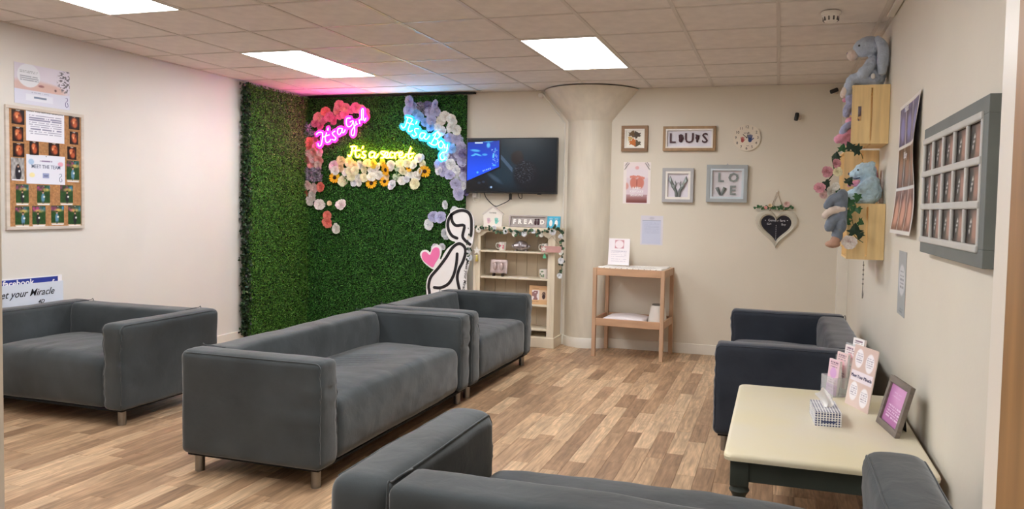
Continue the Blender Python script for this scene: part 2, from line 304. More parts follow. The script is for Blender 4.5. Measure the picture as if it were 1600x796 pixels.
SINGLES=[(-4.966, 1.387, 0.047, 'pale'), (-4.836, 1.405, 0.023, 'peach'), (-4.685, 1.392, 0.049, 'pale'), (-4.861, 1.271, 0.039, 'coral'), (-4.862, 1.188, 0.045, 'coral'), (-4.741, 1.124, 0.045, 'cream'), (-3.411, 1.418, 0.037, 'ice'), (-3.305, 1.352, 0.037, 'ice'), (-3.552, 1.285, 0.046, 'lav'), (-3.469, 1.28, 0.05, 'lav'), (-3.604, 1.201, 0.044, 'ice'), (-3.398, 1.11, 0.046, 'ice'), (-3.524, 0.954, 0.034, 'ice'), (-3.441, 0.967, 0.029, 'ice')]
WOMAN_BOARD=[(-3.138, 1.385), (-3.059, 1.373), (-2.998, 1.329), (-2.972, 1.256), (-2.967, 1.174), (-2.972, 1.095), (-2.984, 1.026), (-3.002, 0.991), (-3.042, 0.976), (-3.029, 0.921), (-3.008, 0.86), (-3.027, 0.775), (-3.042, 0.694), (-3.037, 0.561), (-3.019, 0.362), (-3.023, 0.161), (-3.012, -0.073), (-3.435, -0.105), (-3.461, 0.131), (-3.479, 0.334), (-3.492, 0.483), (-3.496, 0.578), (-3.474, 0.667), (-3.397, 0.758), (-3.329, 0.855), (-3.297, 0.917), (-3.247, 0.979), (-3.172, 1.033), (-3.234, 1.057), (-3.274, 1.125), (-3.286, 1.212), (-3.264, 1.299), (-3.21, 1.361)]
WOMAN_HEART=[(-3.569, 0.88), (-3.564, 0.916), (-3.537, 0.939), (-3.496, 0.941), (-3.458, 0.918), (-3.437, 0.966), (-3.405, 0.992), (-3.367, 0.999), (-3.334, 0.976), (-3.328, 0.923), (-3.347, 0.855), (-3.32, 0.842), (-3.397, 0.752), (-3.437, 0.75), (-3.523, 0.807)]
PINK_HEART=[(-3.551, 0.88), (-3.54, 0.915), (-3.503, 0.923), (-3.457, 0.891), (-3.434, 0.943), (-3.4, 0.971), (-3.363, 0.968), (-3.347, 0.935), (-3.355, 0.875), (-3.398, 0.805), (-3.425, 0.764), (-3.494, 0.801), (-3.539, 0.84)]
WOMAN_LINES=[[(-3.154, 1.076), (-3.212, 1.101), (-3.253, 1.166), (-3.258, 1.246), (-3.216, 1.32), (-3.13, 1.36), (-3.048, 1.351), (-3.004, 1.292), (-2.997, 1.174), (-3.001, 1.107)], [(-3.223, 1.32), (-3.211, 1.247), (-3.166, 1.206), (-3.077, 1.208), (-3.093, 1.104), (-3.067, 1.059), (-3.009, 1.017)], [(-3.444, -0.004), (-3.453, 0.268), (-3.456, 0.485), (-3.468, 0.566), (-3.444, 0.662), (-3.36, 0.76), (-3.274, 0.871), (-3.203, 0.978), (-3.132, 1.021), (-3.073, 0.992), (-3.058, 0.933), (-3.085, 0.839), (-3.127, 0.757), (-3.146, 0.676), (-3.132, 0.596), (-3.111, 0.503), (-3.097, 0.29), (-3.093, 0.022)], [(-3.151, 0.916), (-3.157, 0.822), (-3.184, 0.701), (-3.241, 0.604), (-3.328, 0.557), (-3.404, 0.555)]]
WOMAN_TEXT=[(-3.039, 0.854), (-3.077, 0.552)]
SCANS=[(3.952, 4.046, 2.023, 1.921), (3.957, 4.037, 1.902, 1.8), (3.96, 4.043, 1.788, 1.691), (4.082, 4.152, 1.81, 1.712), (4.229, 4.315, 1.811, 1.717), (4.394, 4.485, 2.031, 1.93), (4.401, 4.472, 1.913, 1.816), (4.38, 4.456, 1.797, 1.7)]
PAPERS=[(4.058, 4.356, 2.042, 1.813), (4.057, 4.359, 1.716, 1.505)]
TEAM=[(3.945, 4.042, 1.684, 1.522), (4.373, 4.479, 1.691, 1.528), (3.978, 4.072, 1.498, 1.349), (4.136, 4.236, 1.497, 1.351), (4.319, 4.424, 1.503, 1.353), (3.971, 4.075, 1.341, 1.193), (4.098, 4.2, 1.345, 1.195), (4.245, 4.348, 1.349, 1.203), (4.383, 4.49, 1.351, 1.19)]

# ------------------------------------------------------------ materials of the room
M_wall = mat('wall_paint', (220,215,208), .6, var=.015, scale=1.5, bump=.05, bscale=40)
M_wall_b = mat('wall_paint_warm', (222,213,197), .6, var=.015, scale=1.5, bump=.05, bscale=40)
M_wall_r = mat('wall_paint_cream', (223,217,203), .5, var=.015, scale=1.5, bump=.05, bscale=40)
M_ceil = mat('ceiling_tile_board', (224,216,209), .9, var=.03, scale=9, bump=.15, bscale=220)
M_grid = mat('ceiling_grid_bar', (206,197,188), .5, var=.02)
M_white = mat('white_gloss_paint', (228,222,212), .35, var=.02, scale=3, spec=.5)
M_skirt = mat('skirting_paint', (232,226,214), .4, var=.03, scale=4)
M_slab = mat('floor_slab', (96,74,56), .8, var=.1)

# floor planks: oak print, its tone set per plank
def plank_material():
    m = bpy.data.materials.new('oak_plank'); m.use_nodes = True; nt = m.node_tree; N = nt.nodes; K = nt.links; b = N['Principled BSDF']
    at = N.new('ShaderNodeAttribute'); at.attribute_name = 'tone'
    g = N.new('ShaderNodeNewGeometry'); sep = N.new('ShaderNodeSeparateXYZ'); K.new(g.outputs['Position'], sep.inputs[0])
    def grain(sx, sy, scale, det, dist, mul):
        cb = N.new('ShaderNodeCombineXYZ')
        a = N.new('ShaderNodeMath'); a.operation = 'MULTIPLY'; a.inputs[1].default_value = sx; K.new(sep.outputs[0], a.inputs[0])
        c = N.new('ShaderNodeMath'); c.operation = 'MULTIPLY'; c.inputs[1].default_value = sy; K.new(sep.outputs[1], c.inputs[0])
        d = N.new('ShaderNodeMath'); d.operation = 'MULTIPLY'; d.inputs[1].default_value = mul; K.new(at.outputs['Fac'], d.inputs[0])
        K.new(a.outputs[0], cb.inputs[0]); K.new(c.outputs[0], cb.inputs[1]); K.new(d.outputs[0], cb.inputs[2])
        n = N.new('ShaderNodeTexNoise'); n.inputs['Scale'].default_value = scale; n.inputs['Detail'].default_value = det; n.inputs['Distortion'].default_value = dist
        K.new(cb.outputs[0], n.inputs['Vector']); return n
    n1 = grain(1, .07, 55, 5, .6, 37); n2 = grain(1, .22, 11, 3, 1.2, 91); n3 = grain(1, .05, 150, 3, .3, 53); n4 = grain(1, .3, 5, 1, .4, 17)
    wv = N.new('ShaderNodeMath'); wv.operation = 'MULTIPLY'; wv.inputs[1].default_value = 95; K.new(n4.outputs[0], wv.inputs[0])
    ws = N.new('ShaderNodeMath'); ws.operation = 'SINE'; K.new(wv.outputs[0], ws.inputs[0])
    r0 = N.new('ShaderNodeValToRGB'); e = r0.color_ramp.elements
    e[0].position = 0; e[0].color = rgb(157,125,97)+(1,); e[1].position = 1; e[1].color = rgb(212,180,145)+(1,)
    q = e.new(.35); q.color = rgb(178,144,112)+(1,); q = e.new(.7); q.color = rgb(196,163,129)+(1,)
    K.new(at.outputs['Fac'], r0.inputs[0])
    r1 = N.new('ShaderNodeMapRange'); r1.inputs[1].default_value = .32; r1.inputs[2].default_value = .68; r1.inputs[3].default_value = .70; r1.inputs[4].default_value = 1.14; K.new(n1.outputs[0], r1.inputs[0])
    r2 = N.new('ShaderNodeMapRange'); r2.inputs[1].default_value = .3; r2.inputs[2].default_value = .7; r2.inputs[3].default_value = .78; r2.inputs[4].default_value = 1.12; K.new(n2.outputs[0], r2.inputs[0])
    mu = N.new('ShaderNodeMath'); mu.operation = 'MULTIPLY'; K.new(r1.outputs[0], mu.inputs[0]); K.new(r2.outputs[0], mu.inputs[1])
    r3 = N.new('ShaderNodeMapRange'); r3.inputs[1].default_value = .3; r3.inputs[2].default_value = .7; r3.inputs[3].default_value = .86; r3.inputs[4].default_value = 1.12; K.new(n3.outputs[0], r3.inputs[0])
    r4 = N.new('ShaderNodeMapRange'); r4.inputs[1].default_value = -1; r4.inputs[2].default_value = 1; r4.inputs[3].default_value = .93; r4.inputs[4].default_value = 1.06; K.new(ws.outputs[0], r4.inputs[0])
    m3 = N.new('ShaderNodeMath'); m3.operation = 'MULTIPLY'; K.new(r3.outputs[0], m3.inputs[0]); K.new(r4.outputs[0], m3.inputs[1])
    m4 = N.new('ShaderNodeMath'); m4.operation = 'MULTIPLY'; K.new(mu.outputs[0], m4.inputs[0]); K.new(m3.outputs[0], m4.inputs[1]); mu = m4
    mx = N.new('ShaderNodeMix'); mx.data_type = 'RGBA'; mx.blend_type = 'MULTIPLY'; mx.inputs[0].default_value = 1
    K.new(r0.outputs[0], mx.inputs[6]); K.new(mu.outputs[0], mx.inputs[7]); K.new(mx.outputs[2], b.inputs['Base Color'])
    b.inputs['Roughness'].default_value = .42; b.inputs['Specular IOR Level'].default_value = .35
    return m
M_plank = plank_material()

# ------------------------------------------------------------ room shell
floor = struct('floor', MB().box((LX-.2, -.4, -.2), (RX+.2, BY+.2, -.006)), M_slab)
pl = []
x = LX+.001; k = 0
while x < RX-.002:
    x1 = min(x+.1, RX-.001); y = FY-.9-random.random()*.5
    while y < BY-.001:
        L = random.choice((.38,.46,.52,.6,.7)); y1 = min(y+L, BY-.001)
        if y1 > -.3 and y1-max(y,-.3) > .02: pl.append((x, max(y,-.3), x1, y1, random.random()))
        y = y1
    x = x1
def seen(p):
    cx, cy = (p[0]+p[2])/2, (p[1]+p[3])/2
    if cy < 1.9 or cx/cy < -1.36 or cx/cy > .27: return 0
    d = math.hypot(cx, cy)
    if d < 2.6: return 0
    for (a, b, c, e) in ((-2.92,3.1,-2.09,6.34),(-5.1,3.5,-3.8,4.4),(-.34,4.42,.55,6.15),(-1.24,1.8,.53,2.66)):
        if a < cx < c and b < cy < e: return 0
    return (p[2]-p[0])*(p[3]-p[1])/d**3
pl.sort(key=lambda p: -seen(p))
def plank_mb(mb, p):
    x0,y0,x1,y1,t = p; g = .0004; e = .0008
    mb.add([(x0+g,y0+g,-.006),(x1-g,y0+g,-.006),(x1-g,y1-g,-.006),(x0+g,y1-g,-.006),
            (x0+g,y0+g,-e),(x1-g,y0+g,-e),(x1-g,y1-g,-e),(x0+g,y1-g,-e),
            (x0+g+e,y0+g+e,0),(x1-g-e,y0+g+e,0),(x1-g-e,y1-g-e,0),(x0+g+e,y1-g-e,0)],
           [(0,1,5,4),(1,2,6,5),(2,3,7,6),(3,0,4,7),(4,5,9,8),(5,6,10,9),(6,7,11,10),(7,4,8,11),(8,9,10,11)])
def tone(me, vals):
    a = me.attributes.new('tone', 'FLOAT', 'POINT'); a.data.foreach_set('value', vals)
for p in pl[:299]:
    mb = MB(); plank_mb(mb, p); me = mb.mesh('plank'); tone(me, [p[4]]*12); link('plank', me, M_plank, floor)
mb = MB(); tv = []
for p in pl[299:]: plank_mb(mb, p); tv += [p[4]]*12
me = mb.mesh('planks'); tone(me, tv); o = link('planks', me, M_plank, floor); o['kind'] = 'stuff'

T = .15
struct('wall_back', MB().box((LX-T, BY, 0), (RX+T, BY+T, CZ)), M_wall_b)
struct('wall_left', MB().box((LX-T, FY-.12, 0), (LX, BY, CZ)), M_wall)
struct('wall_right', MB().box((RX, FY-.12, 0), (RX+T, BY, CZ)), M_wall_r)
DX0, DX1, DH = -1.007, .23, 2.1
struct('wall_front', MB().box((LX, FY-.12, 0), (DX0, FY, CZ)).box((DX1, FY-.12, 0), (RX, FY, CZ)).box((DX0, FY-.12, DH), (DX1, FY, CZ)), M_wall)
d1 = struct('door_1', MB().box((DX0, FY-.13, 0), (DX0+.03, FY+.012, DH)).box((DX0-.06, FY, 0), (DX0, FY+.014, DH+.06)).box((DX0, FY-.13, DH-.03), (DX1, FY+.012, DH)).box((.181, FY-.03, 0), (DX1, FY+.012, DH)).box((DX1, FY, 0), (DX1+.03, FY+.014, DH+.06)).box((DX0-.06, FY, DH), (DX1+.06, FY+.014, DH+.06)), M_white)
M_door = mat('varnished_door_wood', (150,112,70), .4, var=.1, scale=5, stretch=(8,8,.6), spec=.4)
MB().box((.179, FY-.82, .01), (.219, FY-.032, DH-.04), .003).build('door_leaf', M_door, d1)

# skirting boards
def skirt(name, a, b):
    struct(name, MB().box(a, b, .004), M_skirt)
struct('baseboard_back', MB().box((LX+.016, BY-.015, 0), (-2.09, BY, .1), .004).box((-1.63, BY-.015, 0), (.535, BY, .1), .004), M_skirt)
skirt('baseboard_left', (LX, FY, 0), (LX+.015, BY, .1))
skirt('baseboard_right', (RX-.015, FY, 0), (RX, BY-.1, .1))

# column half buried in the back wall, with a flared head and a curved skirting
CX, CYc = -1.86, BY+.13
def arc(r): 
    h = math.acos(min(1, (CYc-BY)/r)); return (-PI/2-h, -PI/2+h)
mb = MB()
def half(mb, prof, n=28):
    rings = []
    for r, z in prof:
        a0, a1 = arc(r); rings.append([(CX+r*math.cos(a0+(a1-a0)*k/n), CYc+r*math.sin(a0+(a1-a0)*k/n)-.0005, z) for k in range(n+1)])
    vs = [p for q in rings for p in q]; c = n+1
    fs = [(i*c+k, i*c+k+1, (i+1)*c+k+1, (i+1)*c+k) for i in range(len(prof)-1) for k in range(n)]
    mb.add(vs, fs)
half(mb, [(.262,0),(.262,2.285),(.264,2.295),(.507,2.604)])
mb.box((CX-.2, BY-.001, 0), (CX+.2, BY+.02, 2.6))
struct('trim_1', mb, mat('column_paint', (218,209,192), .35, var=.03, scale=5, stretch=(3,3,.6), spec=.5), 40)
mb = MB(); half(mb, [(.262,.0),(.278,.0),(.278,.092),(.274,.1),(.262,.1)])
struct('baseboard_column', mb, M_skirt, 40)
# boxed pipe in the right rear corner
struct('trim_2', MB().box((.535, BY-.075, 0), (RX, BY, CZ), .003), M_skirt)

# ceiling: T-bar grid with lay-in tiles
gx = [-4.84+.6*i for i in range(10)]; gy = [4.51+.6*j for j in range(-7, 5)]
gy = [v for v in gy if v > FY+.02 and v < BY-.02]
ceil = struct('ceiling', MB().box((LX-T, -.4, CZ+.03), (RX+T, BY+T, CZ+.15)), M_ceil)
xs = [LX]+gx+[RX]; ys = [FY]+gy+[BY]
mb = MB(); b_ = .012
for x in gx: mb.box((x-b_, FY, CZ), (x+b_, BY, CZ+.004))
for y in gy: mb.box((LX, y-b_, CZ+.0002), (RX, y+b_, CZ+.004))
mb.box((LX, FY, CZ), (LX+.02, BY, CZ+.004)).box((RX-.02, FY, CZ), (RX, BY, CZ+.004)).box((LX, BY-.02, CZ), (RX, BY, CZ+.004)).box((LX, FY, CZ), (RX, FY+.02, CZ+.004))
mb.build('ceiling_grid', M_grid, ceil)
lights = [(5,-3),(5,1),(1,-3),(1,1),(5,-6)]                    # grid column, row (cells of two tiles); last is an added, unseen fill
lit = set()
for c, r in lights: lit |= {(c, r), (c, r+1)}
tile_me = {}
for i in range(len(xs)-1):
    for j in range(len(ys)-1):
        c = i-1; r = round((ys[j]-4.51)/.6) if j else -99
        if (c, r) in lit: continue
        wx, wy = xs[i+1]-xs[i]-.004, ys[j+1]-ys[j]-.004
        key = (round(wx,3), round(wy,3))
        if wx < .03 or wy < .03: continue
        if key not in tile_me:
            e = .011
            tile_me[key] = MB().add([(-wx/2,-wy/2,.007),(wx/2,-wy/2,.007),(wx/2,wy/2,.007),(-wx/2,wy/2,.007),
                (-wx/2+e,-wy/2+e,.0028),(wx/2-e,-wy/2+e,.0028),(wx/2-e,wy/2-e,.0028),(-wx/2+e,wy/2-e,.0028),
                (-wx/2,-wy/2,.02),(wx/2,-wy/2,.02),(wx/2,wy/2,.02),(-wx/2,wy/2,.02)],
                [(7,6,5,4),(1,5,6,2),(2,6,7,3),(3,7,4,0),(0,4,5,1),(0,1,9,8),(1,2,10,9),(2,3,11,10),(3,0,8,11),(8,9,10,11)]).mesh('ceiling_tile')
        link('ceiling_tile', tile_me[key], M_ceil, ceil, False, ((xs[i]+xs[i+1])/2, (ys[j]+ys[j+1])/2, CZ+.001))
# ceiling light panels
M_diff = mat('light_diffuser', (250,250,250), .4, var=0, emit=(.96,.98,1.0), estr=PANEL)
names = {(5,-3): 'rectangular ceiling light panel above the gap before the cream table', (5,1): 'rectangular ceiling light panel in front of the column',
         (5,-6): 'unseen ceiling light panel added above the foreground sofa to brighten the right wall',
         (1,-3): 'rectangular ceiling light panel above the left sofa, cut by the top edge', (1,1): 'rectangular ceiling light panel just in front of the hedge wall'}
for c, r in lights:
    x0, y0 = gx[c], 4.51+.6*r
    t = thing('ceiling_light', names[(c, r)], 'ceiling light', (x0+.3, y0+.6, CZ), 0, 'recessed ceiling light panels')
    MB().box((-.288,-.588,-.004), (.288,-.576,.02)).box((-.288,.576,-.004), (.288,.588,.02)).box((-.288,-.576,-.004), (-.276,.576,.02)).box((.276,-.576,-.004), (.288,.576,.02)).build('frame', M_white, t)
    MB().box((-.276,-.576,-.001), (.276,.576,.01)).build('diffuser', M_diff, t)

# ------------------------------------------------------------ hedge walls
M_leaf = mat('boxwood_leaf', None, .5, attr='tone', var=.1, spec=.35)
M_back = mat('hedge_backing', (16,30,14), .9, var=.2, scale=30)
def leaves(name, n, x0, x1, z0, z1, parent, size=(.009,.016), depth=.035, pal=None, edge=0):
    P = np.empty((n, 3)); P[:,0] = rng.uniform(x0, x1, n); P[:,2] = rng.uniform(z0, z1, n)
    # clumps: leaf depth follows a soft noise
    u = (P[:,0]-x0)/(x1-x0); v = (P[:,2]-z0)/(z1-z0)
    cl = fnoise(u, v, 40, 3)*.6+fnoise(u, v, 90, 4)*.4
    P[:,1] = -rng.uniform(0, 1, n)**.6*depth*(.45+.9*cl)
    d = rng.normal(size=(n,3)); d[:,1] = -abs(d[:,1])*.55-.1; d[:,2] += .15; d /= np.linalg.norm(d, axis=1)[:,None]
    nr = rng.normal(size=(n,3))*.75; nr[:,1] -= 1; s = np.cross(d, nr); s /= np.linalg.norm(s, axis=1)[:,None]
    L = rng.uniform(*size, n)[:,None]; W = L*.36; up = np.cross(s, d)*L*.16
    V4 = np.stack([P, P+d*L*.5+s*W+up, P+d*L, P+d*L*.5-s*W+up], 1).reshape(-1, 3)
    me = bpy.data.meshes.new(name); me.vertices.add(4*n); me.vertices.foreach_set('co', V4.ravel())
    b = np.arange(n)*4; tri = np.stack([b, b+1, b+2, b, b+2, b+3], 1).reshape(-1)
    me.loops.add(6*n); me.loops.foreach_set('vertex_index', tri.astype(np.int32))
    me.polygons.add(2*n); me.polygons.foreach_set('loop_start', np.arange(0, 6*n, 3, dtype=np.int32))
    me.update(calc_edges=True)
    pal = pal or [(40,84,34),(54,112,42),(72,140,52),(98,164,66),(30,58,28),(134,186,100)]
    pl_ = np.array([rgb(*c) for c in pal]); pr = np.array([.26,.3,.22,.1,.1,.02][:len(pal)]); pr /= pr.sum()
    pk = pl_[rng.choice(len(pal), n, p=pr)]*rng.uniform(.8, 1.2, (n,1))
    cc = np.ones((n, 4, 4)); cc[:,:,:3] = pk[:,None]
    ca = me.color_attributes.new('tone', 'FLOAT_COLOR', 'POINT'); ca.data.foreach_set('color', cc.ravel())
    o = link(name, me, M_leaf, parent); o['kind'] = 'stuff'; return o
HZ0, HZ1 = .02, CZ-.03
hb = thing('hedge_wall', 'artificial boxwood hedge covering the back wall behind the neon signs', 'plant wall', (0, BY, 0))
MB().box((-5.16, -.03, HZ0), (-3.21, -.001, HZ1)).build('backing', M_back, hb)
leaves('foliage', 125000, -5.13, -3.195, HZ0, HZ1+.01, hb).location = (0, -.03, 0)
MB().box((-5.13, -.07, CZ-.02), (-3.10, -.03, CZ-.004)).build('shadow_gap_strip', mat('shadow_gap_black', (24,22,22), .6), hb)  # dark strip stands in for the shadow gap above the hedge
hl = thing('hedge_wall', 'artificial boxwood hedge on the left wall, returning into the corner', 'plant wall', (LX, 0, 0), PI/2)
MB().box((6.33, -.03, HZ0), (7.36, -.001, HZ1)).build('backing', M_back, hl)
leaves('foliage', 62000, 6.34, 7.36, HZ0, HZ1+.01, hl, pal=[(56,98,32),(72,124,42),(92,148,54),(116,168,70),(42,74,30),(150,184,104)]).location = (0, -.03, 0)
# darker trailing ivy along its front edge
pe = leaves('edge_ivy', 2600, 6.265, 6.37, .06, HZ1, hl, size=(.02,.046), depth=.05, pal=[(26,44,26),(36,58,32),(46,72,40),(58,88,50),(20,34,20),(70,96,66)])
pe.location = (0, -.012, 0)
# ------------------------------------------------------------ flowers
FC = dict(salmon=(242,168,160), coral=(244,134,118), rose=(246,134,166), blush=(248,205,200), pale=(252,230,224), dusk=(92,78,98), plum=(104,92,140),
          lav=(196,194,230), sky=(150,190,230), dusty=(216,156,166), ice=(232,236,244), cream=(252,244,228), butter=(250,234,196), peach=(250,214,172), yellow=(246,210,90), sage=(190,206,180), palepink=(240,205,210))
def petal(mb, base, out, up, L, W, cup, curlb):
    side = out.cross(up).normalized(); rows = []
    for i, t in enumerate((0, .4, .75, 1)):
        wd = W*(.35, .95, 1, .55)[i]; c = base+out*L*t*(1-.25*t*cup)+up*L*(cup*t*t*.8-curlb*max(0,t-.7))
        rows.append([c+side*wd*s_+up*abs(s_)*.28*wd for s_ in (-1, 0, 1)])
    vs = [p for r in rows for p in r]
    mb.add(vs, [(i*3+j, i*3+j+1, (i+1)*3+j+1, (i+1)*3+j) for i in range(3) for j in range(2)])
def rose_mesh(kind, seed):
    r = random.Random(seed); mb = MB(); up = Vector((0,-1,0))
    if kind == 'rose':
        for ring, (n, tilt, L) in enumerate(((6,.15,1.0),(6,.55,.82),(5,1.1,.62),(4,1.7,.42),(3,2.4,.26))):
            for k in range(n):
                a = 2*PI*(k+.5*ring)/n+r.uniform(-.15,.15); rad = Vector((math.cos(a),0,math.sin(a)))
                petal(mb, rad*.06*(5-ring)/5+up*.06*ring, rad, up, L*r.uniform(.92,1.08)*(1-.12*ring*.3), .42*L+.06, .25+.42*tilt, .25)
        mb.ball((0,-.42,0), (.13,.16,.13), 6, 4)
    elif kind == 'puff':
        for k in range(34):
            d = Vector((r.gauss(0,1), -abs(r.gauss(0,1))*.9-.1, r.gauss(0,1))).normalized(); s_ = Vector((r.gauss(0,1),r.gauss(0,1),r.gauss(0,1))).normalized()
            petal(mb, d*.35, (d+s_*.4).normalized(), d, .55, .2, .1, .3)
        mb.ball((0,-.1,0), (.4,.4,.4), 7, 5)
    else:
        for k in range(16):
            a = 2*PI*k/16+r.uniform(-.08,.08); rad = Vector((math.cos(a),0,math.sin(a)))
            petal(mb, rad*.3+up*(.08+.05*(k%2)), rad, up, .78, .15, .2-.1*(k%2), .1)
    return mb.mesh('rose')
RM = {('rose', s_): rose_mesh('rose', s_) for s_ in range(3)}; RM[('puff',0)] = rose_mesh('puff', 5); RM[('SUN',0)] = rose_mesh('SUN', 9)
CM = MB().ball((0,-.12,0), (.36,.16,.36), 12, 6).mesh('flower_centre'); CM.materials.append(mat('sunflower_seed', (58,34,20), .9, var=.3, scale=60))
RM2 = {}
def flower(name, spec, parent, y, idx, at=None):
    x, z, r, c = spec
    kind = 'SUN' if c == 'SUN' else ('puff' if c in ('dusk','sage') else 'rose'); s_ = idx % 3 if kind == 'rose' else 0
    key = (kind, s_, c)
    if key not in RM2:
        me = RM[(kind, s_)].copy(); me.name = name
        cc = (245,178,40) if c == 'SUN' else FC[c]; v2 = {'dusk':(196,186,200),'lav':(206,204,232),'plum':(150,140,180)}.get(c)
        me.materials.append(mat('petal_'+('sunflower' if c == 'SUN' else c), cc, .75, var=.12, scale=4, spec=.2, var2=v2)); me.shade_smooth(); RM2[key] = me
    o = bpy.data.objects.new(name, RM2[key]); COL.objects.link(o); o.parent = parent
    k = r*1.36; o.scale = (k, k*.9, k); o.location = (x, y, z) if at is None else at
    o.rotation_euler = (random.uniform(-.35,.35), random.uniform(0, 6.28), random.uniform(-.35,.35))
    if c == 'SUN':
        q = bpy.data.objects.new('flower_centre', CM); COL.objects.link(q); q.parent = o
    return o
FYY = BY-.075
for nm, tab, lab in (('pink_flower_arrangement', PINK, 'curved trail of pink, coral and dark purple flowers under the pink neon words'),
                     ('blue_flower_arrangement', BLUE, 'curved trail of lavender, ice blue and cream roses under the blue neon words'),
                     ('cream_flower_arrangement', CREAM, 'bank of cream roses with sunflowers below the yellow neon words')):
    cx = sum(p[0] for p in tab)/len(tab); cz = sum(p[1] for p in tab)/len(tab)
    t = thing(nm, lab, 'flowers', (cx, FYY, cz))
    for i, p in enumerate(tab):
        nme = 'sunflower' if p[3] == 'SUN' else ('filler_flower' if p[3] in ('dusk','sage') else 'rose')
        flower(nme, (p[0]-cx, p[1]-cz, p[2], p[3]), t, random.uniform(-.022, .012), i)
SL = ['pale pink single rose on the hedge, just below the end of the pink flower trail', 'tiny peach rosebud on the hedge between two pale pink roses',
      'pale pink single rose on the hedge, right of the tiny peach bud', 'coral single rose on the hedge, upper one of the touching coral pair',
      'coral single rose on the hedge, lower one of the touching coral pair', 'cream single rose on the hedge, lowest bloom below the coral pair',
      'small white single rose on the hedge, above the lavender trio', 'white single rose on the hedge peeking out above the figure cutout head',
      'lavender rose on the hedge, left one of the upper lavender pair', 'lavender rose on the hedge, right one of the upper lavender pair',
      'whitish rose on the hedge, lowest of the three-rose cluster', 'bluish white rose on the hedge touching the cutout neck',
      'small whitish bloom on the hedge at the left top of the pink heart', 'small whitish bloom on the hedge at the right top of the pink heart']
for i, p in enumerate(SINGLES):
    o = flower('rose', p, None, FYY, i); tag(o, SL[i], 'flower')

# ------------------------------------------------------------ neon signs
def neon(nm, strokes, colour, core, label, words, bw=.03, ba=.3, off=.105):
    allp = [p for s_ in strokes for p in s_]; cx = sum(p[0] for p in allp)/len(allp); cz = sum(p[1] for p in allp)/len(allp)
    t = thing('neon_sign', label, 'neon sign', (cx, BY-off, cz))
    m = mat(nm+'_tube', tuple(int(255*c) for c in core), .3, var=0, emit=colour, estr=NEON)
    mj = mat(nm+'_jacket', tuple(int(255*min(1,c+.1)) for c in core), .3, var=.02)
    for s_ in strokes:
        pts = smoothpts([(x-cx, 0, z-cz) for x, z in s_], 4)
        MB().tube(pts, .0045, 8).build('neon_tube', m, t, True)
    mb = MB()
    for s_ in strokes:
        pts = smoothpts([(x-cx, 0, z-cz) for x, z in s_], 2); mb.ribbon([(p[0], p[2]) for p in pts], bw, .0065, .0085)
    mb.build('acrylic_backing', mat(nm+'_halo_acrylic', tuple(int(255*c) for c in core), .15, var=0, alpha=ba, spec=.3), t)  # backing tinted in the tube colour to carry the neon halo
    mb = MB()
    for s_ in strokes[::3]: mb.cyl((s_[0][0]-cx, .011, s_[0][1]-cz), (s_[0][0]-cx, off-.045, s_[0][1]-cz), .004, n=6)
    mb.build('standoff', mat('steel_standoff', (180,180,180), .3, metal=1), t)
neon('pink', GIRL, (1,.02,.55), (1,.5,.88), 'pink neon script reading It\'s a Girl on the hedge', "It's a Girl", .062, .55, .142)
neon('yellow', SECRET, (1,.68,.03), (1,.92,.45), 'yellow neon script reading It\'s a secret above cream flowers', "It's a secret")
neon('blue', BOY, (.022,.5,1), (.45,.85,1), 'blue neon script reading It\'s a Boy, its end behind lavender roses', "It's a Boy", .062, .55)

# ------------------------------------------------------------ sofas
def fabric(name, c, c2):
    m = mat(name, c, .92, var=.1, scale=2.5, bump=.0, sheen=.4, spec=.25, var2=c2)
    nt = m.node_tree; N = nt.nodes; K = nt.links; b = N['Principled BSDF']
    tc = N.new('ShaderNodeTexCoord')
    w1 = N.new('ShaderNodeTexNoise'); w1.inputs['Scale'].default_value = 420; w1.inputs['Detail'].default_value = 1
    w2 = N.new('ShaderNodeTexNoise'); w2.inputs['Scale'].default_value = 9; w2.inputs['Detail'].default_value = 3; w2.inputs['Distortion'].default_value = .4
    K.new(tc.outputs['Object'], w1.inputs['Vector']); K.new(tc.outputs['Object'], w2.inputs['Vector'])
    b1 = N.new('ShaderNodeBump'); b1.inputs['Strength'].default_value = .35; b1.inputs['Distance'].default_value = .0015; K.new(w1.outputs[0], b1.inputs['Height'])
    b2 = N.new('ShaderNodeBump'); b2.inputs['Strength'].default_value = .2; b2.inputs['Distance'].default_value = .02; K.new(w2.outputs[0], b2.inputs['Height'])
    K.new(b1.outputs[0], b2.inputs['Normal']); K.new(b2.outputs[0], b.inputs['Normal'])
    return m
M_fab = fabric('grey_slipcover', (60,65,67), (73,79,82))
M_fab2 = fabric('navy_slipcover', (46,51,62), (58,63,73))
M_steel = mat('satin_steel', (150,148,144), .35, metal=1, var=.1, scale=8)
